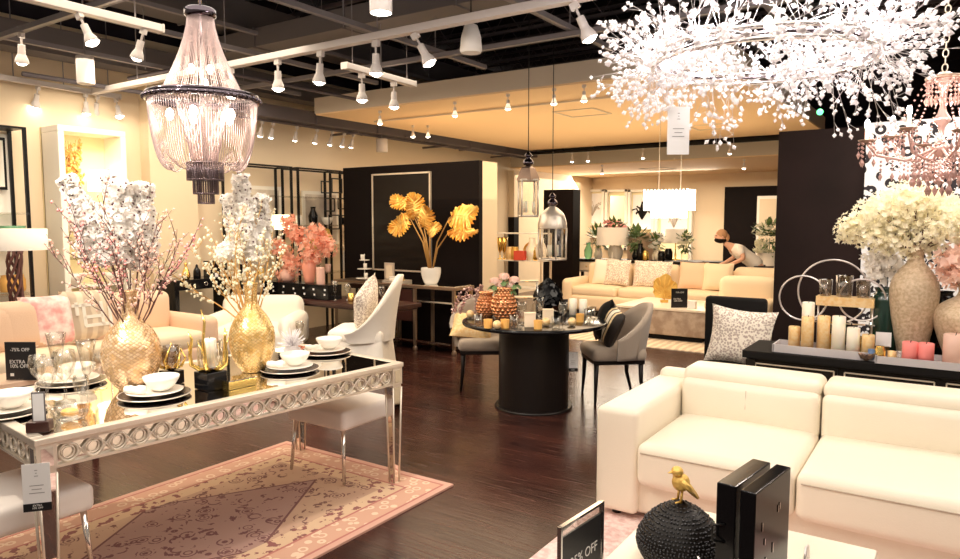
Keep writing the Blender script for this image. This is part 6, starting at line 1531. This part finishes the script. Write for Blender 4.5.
# two upright black lacquer boxes/books with silver studs
def black_box(p, w_, d_, h, rz, label, lean=0):
    t = thing('decorative_box', label, 'box', p, rz, 'upright black lacquer boxes on the marble table'); t.rotation_euler = (lean, 0, rz)
    MB().box((0, 0, h/2), (w_, d_, h)).build('box_body', 'black_gloss', t, bev=.004)
    return t
zA = TZ2; RZ = math.radians(82); _d = Vector((math.cos(RZ), math.sin(RZ), 0)); _n = Vector((-_d.y, _d.x, 0))
nA = Dz(736, 487, 2.04); nB = Dz(756, 494, 1.90); hA = nA.z-zA; hB = nB.z-zA
pA = nA+_d*.145+_n*.03; pB = nB+_d*.145+_n*.0225
b1 = black_box((pA.x, pA.y, zA), .29, .06, hA, RZ, 'thinner black box standing upright behind the front black box')
b2 = black_box((pB.x, pB.y, zA), .29, .045, hB, RZ, 'front upright black lacquer box with silver flecks')
mb = MB(); rn = random.Random(19)
for i in range(9): mb.box((rn.uniform(-.11, .11), -.0235, rn.uniform(.12, hB-.04)), (.004, .003, rn.uniform(.012, .03)))
mb.build('silver_flecks', 'chrome', b2)
MB().tube([(-.147, 0, hA*.55), (-.165, .03, hA*.56), (-.165, .03, hA*.68), (-.147, 0, hA*.69)], .004, 5).build('clasp', 'black_metal', b1)
for k, p_ in enumerate((pA, pB)): pass
# little wire loop right of the boxes
q = P(797, 570, TZ2); solo('wire_loop_ornament', MB().tube([(.0, -.03, .0), (0, -.03, .04), (0, -.01, .07), (0, .03, .06), (0, .045, .02), (0, .045, 0)], .005, 6), 'wire_silver', 'small silver wire loop right of the black boxes', 'ornament', (q.x+.02, q.y+.05, TZ2))
# 15% off sign
q = Vector((-.905, 1.91, 0)); zs = TZ2
s_ = sale_sign((q.x, q.y, zs), .25, .295, 0, 'silver framed black sign reading 25% off at the bottom edge', (('-25% OFF', .044, .52, 'CENTER'),), frame='chrome')
s_.rotation_euler = (0, 0, math.radians(85))
mb = MB(); mb.tube([(.10*math.cos(a), -.006, .055+.085*math.sin(a)) for a in [PI*k/16 for k in range(17)]], .0015, 4); mb.tube([(.085*math.cos(a), -.006, .055+.070*math.sin(a)) for a in [PI*k/16 for k in range(17)]], .0015, 4); mb.build('sign_emblem', 'sign_white', s_)
# ================================================================ chandeliers
# bead chain chandelier over the mirrored table
d1 = 3.9; top = Dz(203, 14, d1); ringp = Dz(203, 100, d1); bot = Dz(207, 204, d1); lowp = Dz(203, 167, d1)
c = thing('bead_chandelier', 'silver beaded fringe chandelier with black rings over the mirrored table', 'chandelier', (ringp.x, ringp.y, ringp.z))
zt = top.z-ringp.z; zb = bot.z-ringp.z; zl = lowp.z-ringp.z; RR_ = .285
MB().ring((0, 0, 0), RR_, .016, 64, 8).build('main_ring', 'dark_chrome', c); MB().ring((0, 0, .02), RR_, .010, 64, 8).build('upper_rim', 'dark_chrome', c)
MB().lathe([(.07, -.02), (.082, -.01), (.082, .02), (.07, .03), (0, .03)], (0, 0, zt), 32, cap=False).build('top_ring', 'dark_chrome', c)
mb = MB(); n = 46
for k in range(n): a = 2*PI*k/n; mb.ball((RR_*math.cos(a)*1.05, RR_*math.sin(a)*1.05, 0), .012, n=6, k=4)
mb.build('ring_beads', 'dark_chrome', c)
def strand(mb, pts, r, m=0):
    mb.tube(pts, r, 4, m)
rn = random.Random(17)
mb = MB()
for k in range(84):
    a = 2*PI*k/84; pts = []
    for i in range(8):
        q = i/7; r = .066+(RR_-.10-.066+.035)*(q**1.5); pts.append((r*math.cos(a), r*math.sin(a), zt-.01-(zt-.03)*q))
    strand(mb, pts, .0021)
o = mb.build('upper_bead_strands', 'bead_chain', c); o['kind'] = 'stuff'
mb = MB()
for k in range(116):
    a = 2*PI*k/116; sc_ = abs(math.sin(a*4)); pts = []; z1 = zl*(.90+.14*sc_)
    for i in range(12):
        q = i/11; r = RR_*(1-.02*math.sin(q*PI))*(math.cos(q*PI/2*.80)**.42); r = max(r, .10); z = z1*math.sin(q*PI/2)**1.05 if q > 0 else 0
        r *= 1-.02*sc_; pts.append((r*math.cos(a), r*math.sin(a), z-.01))
    strand(mb, pts, .0022)
o = mb.build('lower_bead_strands', 'bead_chain', c); o['kind'] = 'stuff'
mb = MB()
for k in range(60):
    a = 2*PI*k/60; pts = []
    for i in range(8): q = i/7; r = .14*(1-q)+.055*q; pts.append((r*math.cos(a), r*math.sin(a), -.01+zl*q*.98))
    strand(mb, pts, .0020)
o = mb.build('inner_bead_strands', 'bead_chain', c); o['kind'] = 'stuff'
for tier, (R_, z0, z1) in enumerate(((.095, zl+.02, zl-.075), (.065, zl+.02, zl-.15), (.042, zl+.02, zb))):
    mb = MB(); n = [44, 32, 22][tier]
    for k in range(n): a = 2*PI*k/n; mb.tube([(R_*math.cos(a), R_*math.sin(a), z0), (R_*math.cos(a), R_*math.sin(a), z1)], .0034, 5)
    mb.ring((0, 0, z0), R_, .006, 28, 6).ring((0, 0, z1+.004), R_, .004, 28, 5); o = mb.build('tassel_tier', 'bead_dark', c)
MB().tube([(0, 0, zt), (0, 0, 4.86-ringp.z)], .008, 6).build('hanging_rod', 'chrome', c)
MB().tube([(0, 0, zl), (0, 0, zt)], .012, 8).build('centre_stem', 'chrome', c)
for k in range(5):
    a = 2*PI*k/5+.35; b = MB().ball((.17*math.cos(a), .17*math.sin(a), -.085), (.020, .020, .032), n=12, k=8).build('light_bulb', 'bulb', c)
for k in range(3):
    a = 2*PI*k/3+.2; MB().ball((.055*math.cos(a), .055*math.sin(a), .16-.06*(k % 2)), (.016, .016, .026), n=12, k=8).build('light_bulb', 'bulb', c)
def point(name, loc, e, col=(1, .86, .66), r=.05):
    d = bpy.data.lights.new(name, 'POINT'); d.energy = e; d.color = col; d.shadow_soft_size = r; o = bpy.data.objects.new(name, d); o.location = loc; COL.objects.link(o); return o
point('bead_chandelier_light', (ringp.x, ringp.y, ringp.z-.08), 7, (1, .84, .68), .1); point('bead_chandelier_upper_light', (ringp.x, ringp.y, ringp.z+.12), 1.5, (1, .86, .7), .04)

# firework chandelier
d2 = 3.0; cp = Dz(761, 58, d2); c = thing('firework_chandelier', 'large round firework chandelier of white crystal sprays on a silver ring', 'chandelier', cp)
R1 = .44
for dz in (-.022, .022): MB().ring((0, 0, dz), R1, .011, 96, 8).build('ring_frame', 'chrome' , c)
MB().ring((0, 0, 0), R1*.96, .006, 96, 6).build('inner_ring', 'dark_chrome', c)
rn = random.Random(23); NH = 30
for h in range(NH):
    A = 2*PI*h/NH; hub = Vector((R1*math.cos(A), R1*math.sin(A), 0)); out = Vector((math.cos(A), math.sin(A), 0)); tw = MB(); cr = MB()
    tw.ball(hub, .018, n=8, k=6)
    for s in range(19):
        d = Vector((rn.gauss(0, 1), rn.gauss(0, 1), rn.gauss(0, 1)*.95)).normalized(); d = (d+out*.30).normalized()
        if d.dot(out) < -.55: d = d-out*.5; d.normalize()
        L = rn.uniform(.14, .31)*(1.08 if d.dot(out) > 0 else .85)
        e = hub+d*L; m_ = hub+d*L*.55; tw.tube([hub, m_, e], [.0016, .0012, .0008], 3, 0)
        for b in range(4):
            dd = (d+Vector((rn.gauss(0, .5), rn.gauss(0, .5), rn.gauss(0, .5)))).normalized(); f_ = m_ if b < 2 else hub+d*L*.8
            e2 = f_+dd*rn.uniform(.03, .07) if b else e; 
            if b: tw.tube([f_, e2], [.0010, .0007], 3, 0)
            s_ = rn.uniform(.0075, .0125); cr.octa(e2, s_, dd, rn.uniform(1.0, 1.5), 0)
    sp_ = tw.build('crystal_spray', 'wire_silver', c); cr.build('crystals', 'crystal_white', sp_)['kind'] = 'stuff'
for h in range(12):
    A = 2*PI*(h+.5)/12; b = MB().ball((R1*math.cos(A)*1.02, R1*math.sin(A)*1.02, .03), (.016, .016, .022), n=12, k=8).build('light_bulb', 'bulb_hot', c)
    w_ = cp+Vector((R1*math.cos(A)*1.0, R1*math.sin(A)*1.0, .06)); point('firework_chandelier_light', w_, 4.2, (1, .92, .92), .02)
for k in range(3):
    a = 2*PI*k/3+.5; MB().tube([(R1*math.cos(a), R1*math.sin(a), 0), (0, 0, .9)], .003, 5).build('hanging_wire', 'wire_silver', c)
MB().tube([(0, 0, .9), (0, 0, 4.86-cp.z)], .006, 6).build('rod', 'chrome', c)
pt_ = Dz(679, 104, 2.85)
price_tag((pt_.x, pt_.y, pt_.z), .088, .19, YAW, 'white price tag with faint print hanging under the firework chandelier', .01, False, (('I', .02, .14), ('CHANDELIER', .009, .36), ('-- -- --', .007, .52), ('---', .007, .60)))
pt2 = Dz(820, 112, 2.75); solo('indicator_lamp', MB().ball((0, 0, 0), .012), mat('green_led', (.1, .9, .3), .4, emit=3), 'tiny green light at the underside of firework chandelier', 'light', pt2)

# crystal candelabra chandelier at the right edge
d3 = 3.6; cc = Dz(941, 140, d3); c = thing('candelabra_chandelier', 'rose tinted crystal candle chandelier on a chain at right edge', 'chandelier', cc)
zc = Dz(941, 78, d3).z-cc.z
mb = MB(); mb.lathe(smooth_prof([(0, -.10), (.02, -.08), (.045, -.04), (.02, 0), (.015, .06), (.04, .10), (.02, .14), (.012, .2), (.03, zc-.03), (.055, zc), (.02, zc+.03)]), n=20, cap=False).build('stem', 'smoky_crystal', c)
MB().ring((0, 0, zc), .075, .010, 32, 6).build('crown_ring', 'bronze_mesh', c)
nA = 8; rn = random.Random(41)
def pend(mb, p, s_=1, n=3):
    p = Vector(p)
    for i in range(n): mb.octa(p-Vector((0, 0, .012+.021*i*s_)), .0072*s_, (0, 0, 1), 1.2, 0)
    mb.octa(p-Vector((0, 0, .012+.021*n*s_+.016*s_)), .010*s_, (0, 0, 1), 2.3, 0)
for k in range(nA):
    a = 2*PI*k/nA+.25; u = Vector((math.cos(a), math.sin(a), 0)); R_ = .335 if k % 2 == 0 else .26; z_ = -.005 if k % 2 == 0 else .03
    pts = [u*.02+Vector((0, 0, -.04)), u*R_*.45+Vector((0, 0, -.10)), u*R_*.85+Vector((0, 0, -.07)), u*R_+Vector((0, 0, z_))]
    fine = []
    for i in range(3):
        for j in range(4): fine.append(pts[i].lerp(pts[i+1], j/4))
    fine.append(pts[-1]); arm = MB().tube(fine, .007, 7).build('arm', 'smoky_crystal', c)
    MB().lathe([(0, 0), (.03, .004), (.042, .016), (.040, .018), (.02, .008)], u*R_+Vector((0, 0, z_)), 18, cap=False).build('drip_pan', 'bronze_mesh', arm)
    MB().cyl(u*R_+Vector((0, 0, z_+.01)), .0105, .065, 12).build('candle_sleeve', 'candle_white', arm)
    MB().ball(u*R_+Vector((0, 0, z_+.10)), (.012, .012, .024), n=10, k=8).build('light_bulb', 'bulb_hot', arm)
    mb = MB()
    for i in range(6): b = 2*PI*i/6; pend(mb, u*R_+Vector((.036*math.cos(b), .036*math.sin(b), z_+.01)), 1, 2 if i % 2 else 4)
    # swag to the crown
    c0 = u*R_+Vector((0, 0, z_+.02)); c1 = u*.07+Vector((0, 0, zc))
    for i in range(20): q = i/19; p_ = c0.lerp(c1, q)-Vector((0, 0, .10*math.sin(PI*q)*(1-q*.4))); mb.octa(p_, .0065, (0, 0, 1), 1.1)
    nx = 2*PI*(k+1)/nA+.25; un = Vector((math.cos(nx), math.sin(nx), 0)); Rn = .335 if (k+1) % 2 == 0 else .26
    for i in range(14): q = i/13; p_ = c0.lerp(un*Rn+Vector((0, 0, .03)), q)-Vector((0, 0, .09*math.sin(PI*q))); mb.octa(p_, .007, (0, 0, 1), 1.1)
    for i in range(5): q = .15+.16*i; pend(mb, (u*(R_*q)+Vector((0, 0, -.09))), 1, 3)
    mb.build('crystal_drops', 'smoky_crystal', arm)['kind'] = 'stuff'
    point('candelabra_light', cc+u*R_+Vector((0, 0, z_+.13)), 2.2, (1, .85, .75), .02)
mb = MB()
for i in range(22): b = 2*PI*i/22; pend(mb, (.075*math.cos(b), .075*math.sin(b), zc), 1, 4)
for i in range(16): b = 2*PI*i/16; pend(mb, (.12*math.cos(b), .12*math.sin(b), -.09), 1.1, 4)
for i in range(10): b = 2*PI*i/10; pend(mb, (.05*math.cos(b), .05*math.sin(b), -.15), 1.2, 3)
mb.build('centre_drops', 'smoky_crystal', c)['kind'] = 'stuff'
# chain
mb = MB(); z = zc+.03; i = 0
while cc.z+z < 4.6:
    mb.ring((0, 0, z+.02), .012, .003, 12, 4, axis='X' if i % 2 else 'Y', sy=1.7); z += .036; i += 1
mb.build('chain', 'silver_champagne', c)
